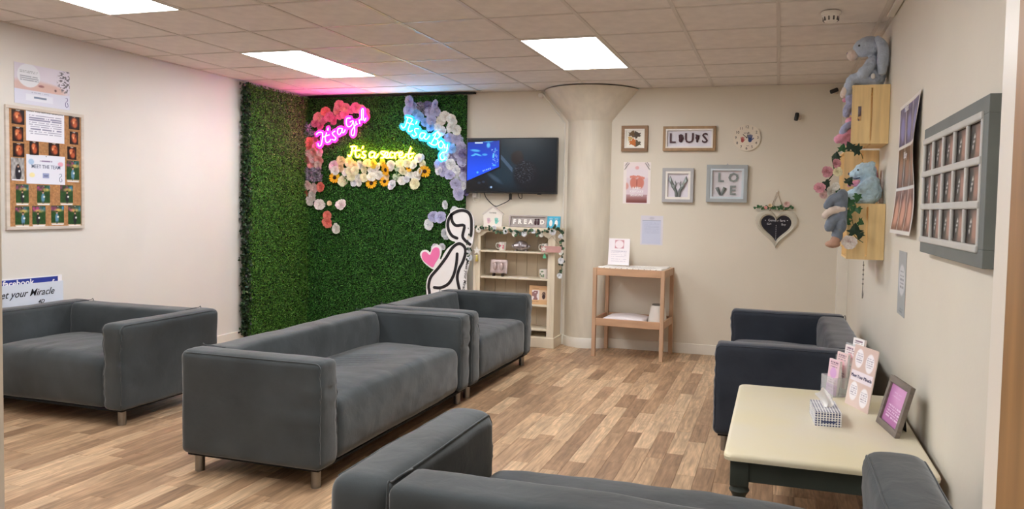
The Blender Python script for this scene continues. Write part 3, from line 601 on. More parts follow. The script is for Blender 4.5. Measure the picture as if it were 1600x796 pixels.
def sofa(label, loc, rz, W, seed, m, seams=(0,), creases=0, AT=.16, RR=.038):
    D, H, BT = .84, .64, .18
    t = thing('sofa', label, 'sofa', loc, rz, 'low box sofas with slipcovers')
    off = Vector((seed*13.7, seed*5.1, seed*3.3))
    def wr(P, amp=.004):
        n = noise.noise(Vector((P.x*3, P.y*3, P.z*5))+off)*amp*1.8+noise.noise(Vector((P.x*9, P.y*9, P.z*16))+off)*amp*.7
        return n
    def folds(P, c, width, amp, f=70, ph=0):     # fine gathers fading away from c
        d = (P-c).length
        return amp*math.exp(-(d/width)**2)*noise.noise(Vector((P.x*14,P.y*9,P.z*(f*.42)+ph*7))+off)*1.7
    hx, hy = W/2, D/2
    for s_ in (-1, 1):
        cf = Vector((s_*(hx-AT/2), -hy, .5))
        def disp(P):
            P = P.copy(); n = wr(P)
            cx = s_*(hx-AT/2)
            P.x += (1 if P.x > cx else -1)*n; P.z += n*.5 if P.z > .4 else 0
            if P.y < -hy+.08: P.y -= n*.8+folds(P, cf, .18, .009, 85)
            P.x += folds(P, Vector((s_*(hx-AT*.5), -hy+.05, .36)), .22, .006, 60, 1)
            if P.z > H-.06: P.z += .004*math.exp(-((P.x-cx)/.06)**2)
            return P
        a = MB().rbox((s_*hx, -hy, .1), (s_*(hx-AT), hy, H), RR, .03, disp, 4).build('armrest', m, t, True)
        o_ = .2929*RR-.001; q_ = .7071*RR
        for xx in (s_*(hx-o_), s_*(hx-AT+o_)):
            pp = [Vector((xx, -hy+o_, .14+(H-RR-.14)*k/24)) for k in range(25)]+[Vector((xx, -hy+RR-q_*math.cos(PI/2*k/6), H-RR+q_*math.sin(PI/2*k/6))) for k in range(1, 7)]+[Vector((xx, -hy+RR+(2*hy-2*RR)*k/20, H-o_)) for k in range(1, 21)]
            MB().tube([disp(q) for q in pp], .0032, 5).build('piping', m, a, True)
    def dback(P):
        P = P.copy(); n = wr(P, .006)
        if P.y < hy-BT/2: P.y += -(H-P.z)*.10-n*1.2-.012*math.sin(max(0,min(1,(P.z-.4)/.24))*PI)
        else: P.y += n*.4
        if P.z > H-.06: P.z += .012*math.cos(P.x/hx*PI/2)*0+n*.6
        return P
    b = MB().rbox((-hx+AT-.004, hy-BT, .1), (hx-AT+.004, hy, H-.004), .03, .03, dback, 3).build('backrest', m, t, True)
    for s_ in (-1, 1):
        MB().tube(smoothpts([(s_*(hx-AT-.002), hy-BT+.03, H-.004), (s_*(hx-AT-.003), hy-.03, H-.0), (s_*(hx-AT-.003), hy+.0015, H-.04), (s_*(hx-AT-.003), hy+.002, .14)], 4), .0028, 5).build('piping', m, b, True)
    x0, x1, y0, y1 = -hx+AT-.003, hx-AT+.003, -hy+.012, hy-BT+.02
    def dseat(P):
        P = P.copy(); n = wr(P, .006)
        fx = max(0, 1-(2*P.x/(x1-x0))**4); fy = max(0, 1-((P.y-(y0+y1)/2)/((y1-y0)/2))**4)
        if P.z > .36:
            P.z += .035*fx*(.4+.6*fy)-.012*0+n
            for k in range(creases):
                cxx = -.16+.055*k; dd = P.x-cxx-.25*(P.y)**2*2+.25*P.y
                P.z -= .010*math.exp(-(dd/.011)**2)*math.exp(-((P.y-.02)/.2)**2)
        if P.y < -hy+.1: P.y -= .018*fx*math.sin(max(0,(P.z-.1)/.33)*PI)+n*.8
        for q in seams:
            P.z -= (.004*math.exp(-((P.x-q)/.008)**2)) if P.z > .38 else 0
        return P
    c = MB().rbox((x0, y0, .1), (x1, y1, .415), .055, .012 if creases else .026, dseat, 4).build('seat', m, t, True)
    for s_ in (-1, 1):
        for u in (-1, 1):
            MB().cyl((s_*(hx-.07), u*(hy-.07), 0), (s_*(hx-.07), u*(hy-.07), .115), .024, n=20).build('leg', M_steel, t, 40)
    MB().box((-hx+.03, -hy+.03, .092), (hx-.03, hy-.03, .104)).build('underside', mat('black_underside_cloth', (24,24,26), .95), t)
    return t
sofa('grey two-seat sofa at the far left, beside the left wall under the noticeboard', (-4.47, 4.0, 0), 0, 1.32, 1, M_fab, (-.08,))
sofa('grey three-seat sofa in the middle of the room, its arm end facing the viewer', (-2.505, 4.02, 0), PI/2, 1.84, 2, M_fab, (), 7)
sofa('grey two-seat sofa just beyond the middle sofa, in front of the bookcase', (-2.505, 5.655, 0), PI/2, 1.37, 3, M_fab, (0,))
sofa('grey three-seat sofa in the foreground seen from behind', (-.36, 2.235, 0), PI, 1.70, 4, M_fab, (), 0, .2, .055)
sofa('dark navy-grey sofa against the right wall behind the cream table', (.09, 5.28, 0), -PI/2, 1.72, 5, M_fab2, (), 3)
# ------------------------------------------------------------ cream-topped side table
M_cream = mat('worn_cream_paint', (230,222,202), .45, var=.04, scale=3.0, spec=.4, var2=(224,214,180))
M_dgreen = mat('dark_grey_green_paint', (62,68,62), .5, var=.08, scale=5)
TBX0, TBX1, TBY0, TBY1, TBZ = -.175, .60, 2.95, 4.20, .47
t = thing('side_table', 'low table with worn cream top and dark turned legs by right wall', 'table', ((TBX0+TBX1)/2, (TBY0+TBY1)/2, 0))
hx, hy = (TBX1-TBX0)/2, (TBY1-TBY0)/2
def roundrect(hx, hy, r, n=6):
    o = []
    for cx, cy, a0 in ((hx-r,hy-r,0),(-hx+r,hy-r,PI/2),(-hx+r,-hy+r,PI),(hx-r,-hy+r,1.5*PI)):
        o += [(cx+r*math.cos(a0+PI/2*k/n), cy+r*math.sin(a0+PI/2*k/n)) for k in range(n+1)]
    return o
mb = MB(); prof = [(-.012,TBZ-.03),(-.002,TBZ-.027),(0,TBZ-.014),(-.003,TBZ-.006),(-.010,TBZ-.001),(-.016,TBZ)]
rings = [[(x_, y_, z) for x_, y_ in roundrect(hx+d, hy+d, .035)] for d, z in prof]
n = len(rings[0]); vs = [p for r in rings for p in r]
fs = [(i*n+k, i*n+(k+1)%n, (i+1)*n+(k+1)%n, (i+1)*n+k) for i in range(len(prof)-1) for k in range(n)]
fs += [tuple(range(n-1,-1,-1)), tuple((len(prof)-1)*n+k for k in range(n))]
mb.add(vs, fs).build('tabletop', M_cream, t, 35)
mb = MB()
for (a, b) in (((-hx+.09,-hy+.035,TBZ-.115),(hx-.09,-hy+.057,TBZ-.03)), ((-hx+.09,hy-.057,TBZ-.115),(hx-.09,hy-.035,TBZ-.03)),
               ((-hx+.035,-hy+.09,TBZ-.115),(-hx+.057,hy-.09,TBZ-.03)), ((hx-.057,-hy+.09,TBZ-.115),(hx-.035,hy-.09,TBZ-.03))): mb.box(a, b, .003)
mb.build('apron', M_dgreen, t)
for sx in (-1, 1):
    for sy in (-1, 1):
        cx, cy = sx*(hx-.062), sy*(hy-.062)
        MB().rbox((cx-.036,cy-.036,TBZ-.135),(cx+.036,cy+.036,TBZ-.03),.005,0).lathe([(.0,0),(.018,0),(.024,.02),(.026,.035),(.02,.045),(.021,.06),(.03,.13),(.036,.2),(.034,.225),(.024,.238),(.036,.25),(.042,.262),(.036,.275),(.024,.285),(.03,.298),(.04,.314),(.034,.326),(.034,TBZ-.135)], (cx,cy,0), 20).build('leg', M_dgreen, t, 40)

# tissue box
t = thing('tissue_box', 'navy and white patterned tissue box with a tissue pulled up', 'tissue box', (.235, 3.60, TBZ), math.radians(4))
def tissue_print(U, V):
    img = flatc(U, (240,240,240)); a = (np.sin(U*2*PI*9) > -.1)&(np.sin(V*2*PI*6) > -.35)
    return mixc(img, a.astype(float), (52,62,110))
M_tb = mat('tissue_card', (240,240,240), .5)
MB().box((-.055,-.11,0),(.055,.11,.062), .002).build('carton', M_tb, t)
s1 = sheet('printed_front', .110, .062, tissue_print, 72, 40, t, (0,-.1102,.031))
s2 = sheet('printed_top', .110, .22, lambda U,V: tissue_print(U, V*3), 72, 110, t, (0,0,.0622)); s2.rotation_euler = (-PI/2,0,0)
s3 = sheet('printed_side', .22, .062, lambda U,V: tissue_print(U*2, V), 110, 40, t, (-.0552,0,.031)); s3.rotation_euler = (0,0,-PI/2)
MB().prism([(-.03,-.0035),(.03,-.0035),(.03,.0035),(-.03,.0035)], -.1124, -.1113).build('label_strip', mat('tissue_label', (60,70,110), .5), t).location = (0,0,.02)
def tiss(P): 
    return P
mb = MB(); nn = 10; vs = []
for i in range(nn+1):
    for j in range(9):
        u = i/nn; v = j/8; wdt = .022+.05*u*(1-.3*u)
        vs.append(((v-.5)*wdt*1.3+.01*math.sin(u*5), -.02+.022*math.sin(v*9+u*3)*(.3+u)+.03*u, .06+.085*u-.03*abs(v-.45)*u*2))
mb.add(vs, [(i*9+j, i*9+j+1, (i+1)*9+j+1, (i+1)*9+j) for i in range(nn) for j in range(8)])
o = mb.build('tissue', mat('tissue_paper', (246,244,242), .9, var=.01), t, True)

# leaflet holder with leaflets
M_acr = mat('clear_acrylic', (235,240,242), .08, var=0, trans=.0, alpha=.28, spec=.6)
HX, HY_ = .325, 4.13
t = thing('leaflet_holder', 'clear acrylic stepped leaflet holder on the cream table', 'leaflet holder', (HX, HY_, TBZ), math.radians(-62))
mb = MB()
for k in range(4):
    y = -.06+.045*k; z1 = .10+.055*k
    mb.box((-.055, y, 0), (.055, y+.003, z1))
mb.box((-.058,-.06,0),(-.055,.12,.10)).box((.055,-.06,0),(.058,.12,.10)).box((-.058,-.06,0),(.058,.12,.003)).box((-.058,.02,.1),(-.055,.12,.2)).box((.055,.02,.1),(.058,.12,.2))
mb.build('tray', M_acr, t)
def leaflet_print(seed, base, acc):
    def f(U, V):
        img = flatc(U, base); r = np.random.default_rng(seed)
        img = mixc(img, rect(U,V,.0,.0,1,.28), acc); img = mixc(img, ell(U,V,.5,.62,.3,.16), tuple(min(255,c+25) for c in acc))
        return lines(img, U, V, .15, .85, [.92,.86,.8,.4,.34,.2,.12], .025, (120,90,110), seed)
    return f
lbl = ['front-row leaflet with a lilac pink cover in the acrylic holder', 'second-row leaflet with a pale pink cover in the acrylic holder',
       'third-row leaflet with a white and pink cover in the acrylic holder', 'back-row plain white leaflet rising highest in the acrylic holder']
cols = [((236,205,216),(196,150,196)), ((240,214,214),(226,178,184)), ((246,236,236),(222,170,176)), ((250,248,248),(238,226,228))]
for k in range(4):
    Rm = Matrix.Rotation(math.radians(-62), 3, 'Z'); p = Rm@Vector((0, -.038+.045*k, 0))
    l = thing('leaflet', lbl[k], 'leaflet', (HX+p.x, HY_+p.y, TBZ+.004+.03*k*1.2), math.radians(-62), None, math.radians(-6))
    if k: 
        pass
    MB().box((-.048,0,0),(.048,.012,.18)).build('pages', mat('leaflet_paper', (236,224,224), .5), l)
    sheet('printed_cover', .096, .18, leaflet_print(k, *cols[k]), 24, 44, l, (0,-.0005,.09))

# standing flyer with four cut-outs
FLX, FLY = .425, 3.90
t = thing('flyer', 'pink beige flyer with four white ovals standing on the cream table', 'flyer', (.392, 3.87, TBZ), math.radians(-66), None, math.radians(-9))
def flyer(U, V):
    img = flatc(U, (216,192,184)); img = mixc(img, ell(U,V,.2,.1,.5,.3,.8), (226,206,198))
    img = mixc(img, rect(U,V,.05,.42,.95,.58), (238,228,236))
    for (cx, cy) in ((.27,.79),(.73,.76),(.27,.25),(.73,.2)):
        img = mixc(img, ell(U,V,cx,cy,.17,.155), (244,240,244)); img = lines(img, U, V, cx-.12, cx+.12, [cy+.08,cy+.045,cy+.01,cy-.025,cy-.06], .012, (150,140,160), int(cx*10+cy*100))
    return img
MB().box((-.105,0,0),(.105,.003,.30)).build('card', mat('card_edge', (236,226,220), .6), t)
sheet('printed_front', .21, .30, flyer, 70, 100, t, (0,-.0005,.15))
text('Meet Your Miracle', .024, t, mat('navy_ink', (48,50,96), .6), (0,-.0022,.15))
# photo frame leaning on the table
t = thing('picture_frame', 'grey-brown frame with a pink purple print propped on the cream table', 'picture frame', (.478, 3.53, TBZ), math.radians(-80), None, math.radians(-15))
M_gbr = mat('grey_brown_wood', (122,112,104), .6, var=.12, scale=4, stretch=(1,1,8))
for a, b in (((-.13,0,0),(.13,.02,.028)), ((-.13,0,.20),(.13,.02,.228)), ((-.13,0,.028),(-.102,.02,.20)), ((.102,0,.028),(.13,.02,.20))): MB().box(a, b, .002).build('frame_side', M_gbr, t)
MB().box((-.1,.012,.03),(.1,.018,.2)).build('backing', mat('black_board', (30,28,28), .8), t)
def purp(U, V):
    img = flatc(U, (182,118,172)); img = mixc(img, ell(U,V,.7,.8,.5,.4,.8), (216,160,206))
    img = lines(img, U, V, .12, .88, [.45,.38,.31,.24,.17], .035, (240,220,240), 4); return lines(img, U, V, .2, .7, [.8,.7], .02, (230,200,230), 5)
sheet('print', .204, .172, purp, 60, 50, t, (0,.0115,.114))
o = MB().box((-.02,0,-.175),(.02,.004,0)).build('easel_strut', mat('black_board', (30,28,28), .8), t, False, (0,.021,.18)); o.rotation_euler = (math.radians(20),0,0)

# ------------------------------------------------------------ things on the right wall
# 15-opening window-style frame
t = thing('window_frame_picture', 'grey frame of fifteen small openings with photos on the right wall', 'picture frame', (RX, 3.02, 1.519), -PI/2)
M_gf = mat('grey_frame_paint', (108,114,112), .5, var=.04, scale=6); M_gl = mat('pale_grey_moulding', (196,196,192), .4, var=.03)
Wf, Hf, df = 1.03, .522, .042
y0, y1, z0, z1 = -Wf/2, Wf/2, -Hf/2, Hf/2
ix0, ix1, iz0, iz1 = -.50, .445, -.205, .205      # local x runs towards the viewer's right (−y world)
MB().box((y0,-df,iz1),(y1,-.002,z1),.002).box((y0,-df,z0),(y1,-.002,iz0),.002).box((y0,-df,iz0),(ix0,-.002,iz1)).box((ix1,-df,iz0),(y1,-.002,iz1),.002).build('outer_frame', M_gf, t)
MB().box((ix0,-.033,iz0),(ix1,-.004,iz1)).build('backboard', mat('dark_mount', (60,54,50), .8), t)
for k in range(6):
    x = ix0+(ix1-ix0)*k/5; MB().rbox((x-.011,-df-.004,iz0),(x+.011,-.034,iz1),.005,0).build('glazing_bar', M_gl, t)
for k in range(4):
    z = iz0+(iz1-iz0)*k/3; MB().rbox((ix0-.008,-df-.008,z-.013),(ix1+.011,-.034,z+.013),.006,0).build('glazing_bar', M_gl, t)
def baby(seed):
    def f(U, V):
        r = np.random.default_rng(seed); img = flatc(U, (70,58,52)); img = mixc(img, fnoise(U,V,5,seed), (130,104,92))
        img = mixc(img, ell(U,V,.62,.45,.36,.4,.7), (168,126,110)); img = mixc(img, ell(U,V,.2,.5,.22,.5,.5), (40,38,36))
        for k in range(3): img = mixc(img, ell(U,V,.22+.05*k,.35+.15*k,.06,.05), (216,216,214))
        return img
    return f
for i in range(5):
    for j in range(3):
        x = ix0+(ix1-ix0)*(i+.5)/5; z = iz0+(iz1-iz0)*(j+.5)/3
        sheet('photo', .164, .11, baby(i*3+j), 22, 16, t, (x,-.0336,z), .3)

# curled photo poster
def poster3(U, V):
    img = flatc(U, (238,236,232)); r = np.random.default_rng(3)
    for k, (a, b, c1, c2) in enumerate(((.675,.975,(34,34,58),(118,126,190)), (.35,.655,(50,34,28),(156,112,84)), (.03,.33,(86,50,42),(208,160,144)))):
        for q in range(3):
            x0 = .03+.316*q; m = rect(U,V,x0,a,x0+.30,b); n = fnoise(U,V,22,k*3+q)*.6+fnoise(U,V,9,k*3+q)*.4
            img = img*(1-m[...,None])+m[...,None]*(np.array(c1)/255*(1-n[...,None])+np.array(c2)/255*n[...,None])
            img = mixc(img, m*ell(U,V,x0+.16,(a+b)/2-.02,.09,.1,.6), tuple(min(255,int(v*1.08)) for v in c2))
    return img
t = thing('photo_poster', 'curling poster of nine photo panels in three rows on right wall', 'poster', (RX-.004, 4.20, 1.66), -PI/2)
sheet('printed_sheet', .66, .69, poster3, 120, 126, t, (0,0,0), .35, curl=lambda U,V: -.05*np.clip(U-.55,0,1)**1.5*np.exp(-((V-.62)/.3)**2)*2-.03*(1-V)**4)
text('Heart', .05, t, mat('poster_white_ink', (230,226,230), .6), (0,-.016,.30))
text('Baby', .05, t, mat('poster_white_ink', (230,226,230), .6), (0,-.014,.06))
# bookmark-like strip
t = thing('notice_strip', 'slim grey upright notice with white oval below the photo poster', 'notice', (RX-.002, 4.245, 1.057), -PI/2)
def strip(U, V):
    img = flatc(U, (164,170,172)); img = mixc(img, ell(U,V,.5,.55,.42,.24), (206,208,212)); return lines(img,U,V,.25,.75,[.68,.62,.56,.5,.44,.1,.06],.02,(120,126,134),2)
sheet('printed_card', .24, .335, strip, 30, 60, t)
MB().box((-.12,-.0004,-.1675),(.12,.001,.1675)).build('backing', mat('card_edge', (236,226,220), .6), t)

# wooden crates
M_pine = mat('pine_wood', (240,206,148), .5, var=.07, scale=3, stretch=(1,6,6), bump=.05, spec=.3)
M_pine_v = mat('pine_wood_upright', (242,210,154), .5, var=.08, scale=3, stretch=(7,7,.8), bump=.05, spec=.3)
def crate(label, y0, y1, z0, z1, dx=.215, posts=True):
    t = thing('wooden_crate', label, 'crate', (RX-.002, (y0+y1)/2, (z0+z1)/2), 0, 'pine crates on the right wall')
    L = (y1-y0)/2; h = (z1-z0)/2; th = .012
    # near and far ends: two uprights boards with a slot between; the open side faces the room (-x)
    for s_ in (-1, 1):
        yo = s_*L; yi = s_*(L-th)
        w1 = dx*.56
        xa = -dx
        def plate(xA, xB, hole=False):
            mb = MB()
            if hole:
                hx0, hx1, hz0, hz1 = xA+.036, xA+.056, -.04, .05
                mb.box((xA,yo,-h),(hx0,yi,h)).box((hx1,yo,-h),(xB,yi,h)).box((hx0,yo,-h),(hx1,yi,hz0)).box((hx0,yo,hz1),(hx1,yi,h))
            else: mb.box((xA,yo,-h),(xB,yi,h))
            mb.build('end_board', M_pine_v, t)
        plate(xa, xa+dx*.5, True); plate(xa+dx*.55, 0)
        MB().box((xa+dx*.5,yo,-h),(xa+dx*.55,yi,-h+.02)).box((xa+dx*.5,yo,h-.02),(xa+dx*.55,yi,h)).build('end_board_joint', M_pine, t)
    for s_ in (-1, 1):      # top and bottom: two slats each
        MB().box((-dx,-L+th,s_*h),(-dx*.52,L-th,s_*(h-th))).build('slat', M_pine, t)
        MB().box((-dx*.44,-L+th,s_*h),(-.001,L-th,s_*(h-th))).build('slat', M_pine, t)
    for k in range(3):
        MB().box((-.010,-L+th,-h+th+.01+k*(2*h-2*th)/3),(-.001,L-th,-h+th+(k+1)*(2*h-2*th)/3-.01)).build('slat', M_pine, t)
    return t
crate('upper pine crate with the bunny sitting on top of it', 4.98, 5.36, 1.848, 2.208)
crate('lower pine crate with the pale blue teddy sitting on top of it', 4.98, 5.36, 1.132, 1.479)
crate('rear upright pine crate standing behind the other two crates', 5.40, 5.80, 1.19, 1.84)

# plush toys
M_bun = mat('grey_blue_plush', (186,198,216), .95, var=.08, scale=14, bump=.5, bscale=90, sheen=.5, spec=.1)
M_mz = mat('cream_plush', (222,206,194), .95, var=.05, scale=14, bump=.4, bscale=90, sheen=.4, spec=.1)
M_teddy = mat('pale_blue_plush', (190,218,236), .95, var=.1, scale=18, bump=.6, bscale=80, sheen=.5, spec=.1)
M_pinkp = mat('pink_plush', (230,160,184), .95, var=.08, scale=16, bump=.5, bscale=90, sheen=.5, spec=.1)
M_lavp = mat('lavender_plush', (168,172,204), .95, var=.08, scale=16, bump=.5, bscale=90, sheen=.5, spec=.1)
M_eye = mat('black_bead', (14,12,14), .15, var=0, spec=.8)
# bunny: sits on the crate, faces the room (-x); origin at the seat
t = thing('plush_bunny', 'large grey-blue floppy-eared plush bunny on the topmost crate', 'plush toy', (.535, 5.14, 2.208))
blob('body', [('e',(.015,0,.07),(.07,.075,.07)), ('e',(.0,0,.14),(.05,.06,.06)),
    ('e',(-.04,0,.265),(.085,.062,.06),(0,-.45,0)), ('e',(0,0,.262),(.062,.062,.062)),
    ('c',[(0,-.05,.17),(-.03,-.085,.12),(-.06,-.09,.085)],(.03,.036)), ('c',[(0,.05,.17),(-.03,.085,.12),(-.05,.09,.085)],(.03,.036)),
    ('c',[(.0,-.045,.035),(-.06,-.06,.05),(-.115,-.065,.05),(-.135,-.065,.0),(-.14,-.065,-.03)],(.045,.038,.034,.03)),
    ('c',[(.0,.045,.035),(-.06,.05,.04),(-.115,.055,.045),(-.135,.055,.0)],(.045,.038,.034,.03))], M_bun, t, .007, .003, 60)
MB().ball((-.118,0,.215), (.034,.036,.038), 14, 10).build('muzzle', M_mz, t, True)
MB().ball((-.146,0,.225), (.008,.012,.009), 8, 6).build('nose', mat('pink_nose', (150,130,150), .8), t, True)
blob('ear', [('c',[(.02,-.055,.30),(.05,-.085,.24),(.052,-.09,.15),(.05,-.085,.09)],(.02,.034,.036,.026))], M_bun, t, .006, .002, 60)
blob('ear', [('c',[(.02,.055,.30),(.05,.085,.24),(.05,.09,.15),(.05,.085,.10)],(.02,.034,.036,.026))], M_bun, t, .006, .002, 60)
for s_ in (-1, 1): MB().ball((-.085, s_*.052, .262), .0065, 8, 6).build('eye', M_eye, t, True)
for s_ in (-.065, .055): MB().ball((-.158, s_, -.022), (.022,.028,.03), 12, 8).build('foot_pad', M_mz, t, True)
MB().ball((-.002,-.098,.062), (.014,.012,.018), 8, 6).build('side_tag', mat('white_label', (240,238,235), .7), t, True)
# teddy
t = thing('plush_teddy', 'pale blue fluffy teddy bear sitting on the lower crate', 'plush toy', (.52, 5.14, 1.479))
blob('body', [('e',(.03,0,.075),(.075,.075,.08)), ('e',(.03,0,.13),(.06,.07,.06)), ('e',(-.0,0,.205),(.068,.066,.058)), ('e',(-.055,0,.185),(.042,.038,.032)),
    ('e',(.03,-.052,.245),(.024,.014,.024)), ('e',(.03,.052,.245),(.024,.014,.024)),
    ('c',[(.02,-.06,.13),(-.04,-.085,.085),(-.09,-.08,.05)],(.03,.027)), ('c',[(.02,.06,.13),(-.04,.085,.085),(-.09,.08,.05)],(.03,.027)),
    ('c',[(.02,-.05,.035),(-.06,-.06,.035),(-.125,-.06,.04)],(.042,.034)), ('c',[(.02,.05,.035),(-.06,.06,.035),(-.12,.06,.04)],(.042,.034))], M_teddy, t, .006, .006, 55)
for s_ in (-1, 1): MB().ball((-.048, s_*.05, .213), .006, 8, 6).build('eye', M_eye, t, True)
MB().ball((-.096,0,.19), (.007,.012,.008), 8, 6).build('nose', mat('dark_nose', (70,80,100), .6), t, True)
MB().tube(smoothpts([(-.085,-.03,.165),(-.06,-.045,.157),(-.035,-.05,.165)],4), .003, 6).build('mouth', mat('dark_stitch', (50,50,70), .8), t)
blob('ribbon_bow', [('c',[(-.045,-.045,.14),(-.075,-.03,.13),(-.095,-.02,.115)],(.012,.012)), ('e',(-.06,-.04,.12),(.02,.014,.014))], M_pinkp, t, .005)
# pink plush head behind the teddy
t = thing('plush_toy', 'pink plush toy half hidden behind the teddy at the wall', 'plush toy', (.575, 5.30, 1.479))
blob('body', [('e',(0,0,.05),(.045,.045,.055)), ('e',(0,0,.16),(.045,.042,.085)), ('e',(.012,-.03,.21),(.02,.02,.04))], M_pinkp, t, .007, .004, 55)
# plush toys inside the upper crate, leaning out
t = thing('plush_toy', 'pink plush toy with lavender arms leaning out of the upper crate', 'plush toy', (.45, 5.12, 1.862))
blob('body', [('e',(.0,0,.06),(.06,.06,.058)), ('e',(-.055,-.02,.03),(.045,.045,.045)), ('e',(-.02,0,.13),(.045,.05,.04)), ('c',[(-.02,-.03,.08),(-.08,-.05,.04),(-.105,-.05,.02)],(.03,.026))], M_pinkp, t, .007, .004, 50)
blob('arm', [('c',[(.0,-.03,.12),(-.06,-.06,.1),(-.08,-.055,.06)],(.026,.022))], M_lavp, t, .006, .003, 50)
t = thing('plush_toy', 'lavender plush toy peeking from the open side of upper crate', 'plush toy', (.455, 5.10, 2.05))
blob('body', [('e',(.0,.02,.03),(.055,.055,.05)), ('e',(-.045,-.02,.085),(.035,.035,.035)), ('c',[(-.01,-.02,.06),(-.06,-.03,.03),(-.065,-.03,-.01)],(.028,.024))], M_lavp, t, .007, .004, 50)
MB().ball((-.08,-.02,.08), (.014,.016,.014), 8, 6).build('muzzle', M_pinkp, t, True)
# grey plush hanging in the garland
t = thing('plush_toy', 'dark grey plush donkey hanging upside down among the ivy', 'plush toy', (.36, 4.90, 1.38))
M_dg = mat('slate_plush', (120,130,144), .95, var=.08, scale=16, bump=.4, bscale=90, sheen=.4, spec=.1)
blob('body', [('c',[(.01,0,.15),(.0,0,.05),(.01,0,-.05)],(.035,.045,.034)), ('c',[(0,-.02,.14),(-.05,-.02,.12),(-.075,-.02,.08)],(.03,.024)), ('c',[(0,-.01,.02),(-.045,-.02,-.01),(-.06,-.02,-.05)],(.032,.03)), ('e',(-.01,0,-.1),(.034,.034,.05))], M_dg, t, .006, .002, 60)
blob('foot', [('c',[(.01,-.02,.06),(-.05,-.035,.05),(-.085,-.03,.02)],(.026,.022))], M_mz, t, .006, .002, 60)
blob('head', [('e',(-.035,-.01,-.155),(.045,.034,.024)), ('e',(-.02,-.01,-.13),(.03,.03,.03))], mat('tan_plush', (178,140,120), .9, var=.1, scale=20, bump=.4), t, .005, .002, 60)

# ivy garland with roses down the crates
M_ivy = mat('ivy_leaf', (44,92,52), .5, var=.18, scale=8, spec=.4); M_ivyd = mat('dark_ivy_leaf', (28,52,36), .5, var=.18, scale=8, spec=.4)
M_vine = mat('vine_stem', (70,84,48), .7, var=.1)
def leaf_mesh(lobes=True):
    if lobes: out = [(0,0),(.25,-.18),(.55,-.12),(.42,.12),(.78,.32),(.42,.42),(.3,.7),(0,1.1),(-.3,.7),(-.42,.42),(-.78,.32),(-.42,.12),(-.55,-.12),(-.25,-.18)]
    else: out = [(0,0),(.28,.15),(.4,.45),(.28,.8),(0,1.05),(-.28,.8),(-.4,.45),(-.28,.15)]
    n = len(out); vs = [(0,-.05,.4)]+[(x, .12*abs(x), z) for x, z in out]
    return MB().add(vs, [(0, i+1, (i+1)%n+1) for i in range(n)])
IV = leaf_mesh().mesh('ivy_leaf'); IV.materials.append(M_ivy); IVD = IV.copy(); IVD.materials.clear(); IVD.materials.append(M_ivyd)
OV = leaf_mesh(False).mesh('leaf'); OV.materials.append(mat('garland_leaf', (86,116,84), .6, var=.15, scale=8)); OVD = OV.copy(); OVD.materials.clear(); OVD.materials.append(mat('dark_garland_leaf', (44,66,50), .6, var=.15, scale=8))
def put(name, me, parent, loc, s_, rot):
    o = bpy.data.objects.new(name, me); COL.objects.link(o); o.parent = parent; o.location = loc; o.scale = (s_, s_, s_); o.rotation_euler = rot; return o
t = thing('ivy_garland', 'trailing green ivy garland with pink roses along the crate fronts', 'garland', (.38, 4.94, 1.55))
path = smoothpts([(.02,.0,.27),(-.07,-.01,.22),(-.06,0,.12),(-.11,0,.03),(-.05,0,-.05),(-.03,-.01,-.13),(.03,-.02,-.18)], 6)
MB().tube(path, .004, 6).build('vine', M_vine, t)
MB().tube(smoothpts([(-.04,0,-.05),(.03,-.03,-.12),(.06,-.035,-.2),(.07,-.035,-.27),(.12,-.035,-.31)], 5), .0025, 6).tube(smoothpts([(.0,0,.25),(.08,-.02,.24),(.1,-.03,.2)],4), .0025, 6).build('vine', M_vine, t)
spots = [(.03,-.03,.26,.05,1),(.08,-.04,.25,.06,1),(-.02,-.02,.25,.045,0),(-.05,-.02,.2,.045,1),(.02,-.01,.05,.05,1),(-.08,-.02,.02,.055,1),(-.11,-.02,.06,.045,1),(-.03,-.03,.0,.045,0),
         (-.05,-.03,-.08,.05,1),(.04,-.04,-.05,.06,0),(.08,-.05,-.02,.05,0),(.0,-.03,-.12,.05,0),(.045,-.045,-.14,.055,0),(.0,-.04,-.17,.06,0),(.02,-.04,-.2,.055,0),(.09,-.05,-.18,.045,0),
         (-.04,-.03,-.16,.045,0),(.07,-.05,-.26,.07,1),(.1,-.05,-.25,.045,1),(.08,-.045,-.1,.04,0),(-.02,-.03,-.06,.05,1),(.055,-.045,-.09,.04,0)]
for x, y, z, s_, d in spots:
    put('leaf', IVD if d else IV, t, (x, y, z), s_*.95, (random.uniform(-.4,.3), random.uniform(0, 6.28), random.uniform(-.5,.5)))
for sp in ((-.10,.12,.026,'dusty'),(-.14,.02,.026,'dusty'),(-.12,-.02,.02,'blush'),(-.05,.17,.022,'dusty'),(-.075,.0,.026,'cream'),(-.05,.03,.02,'cream'),(-.04,.12,.022,'butter'),(.04,-.31,.034,'pale')):
    flower('rose', (sp[0], sp[1], sp[2], sp[3]), t, -.03, int(sp[0]*1000) % 3)
# small hanging chain below the lower crate
t = thing('hanging_charm', 'thin beaded cord charm hanging on the wall under the lower crate', 'charm', (RX-.006, 6.03, 1.06))
mb = MB().tube([(0,0,0),(0,0,-.22)], .002, 6)
mb.build('cord', mat('grey_cord', (120,112,104), .8), t)
for k in range(5): MB().ball((0,0,-.03-.035*k), .007, 8, 6).build('bead', mat('grey_bead', (150,142,136), .5), t, True)
MB().prism([(0,-.22),(-.02,-.25),(0,-.28),(.02,-.25)], -.003, .003).build('pendant', mat('grey_bead', (150,142,136), .5), t).rotation_euler = (0,0,PI/2)
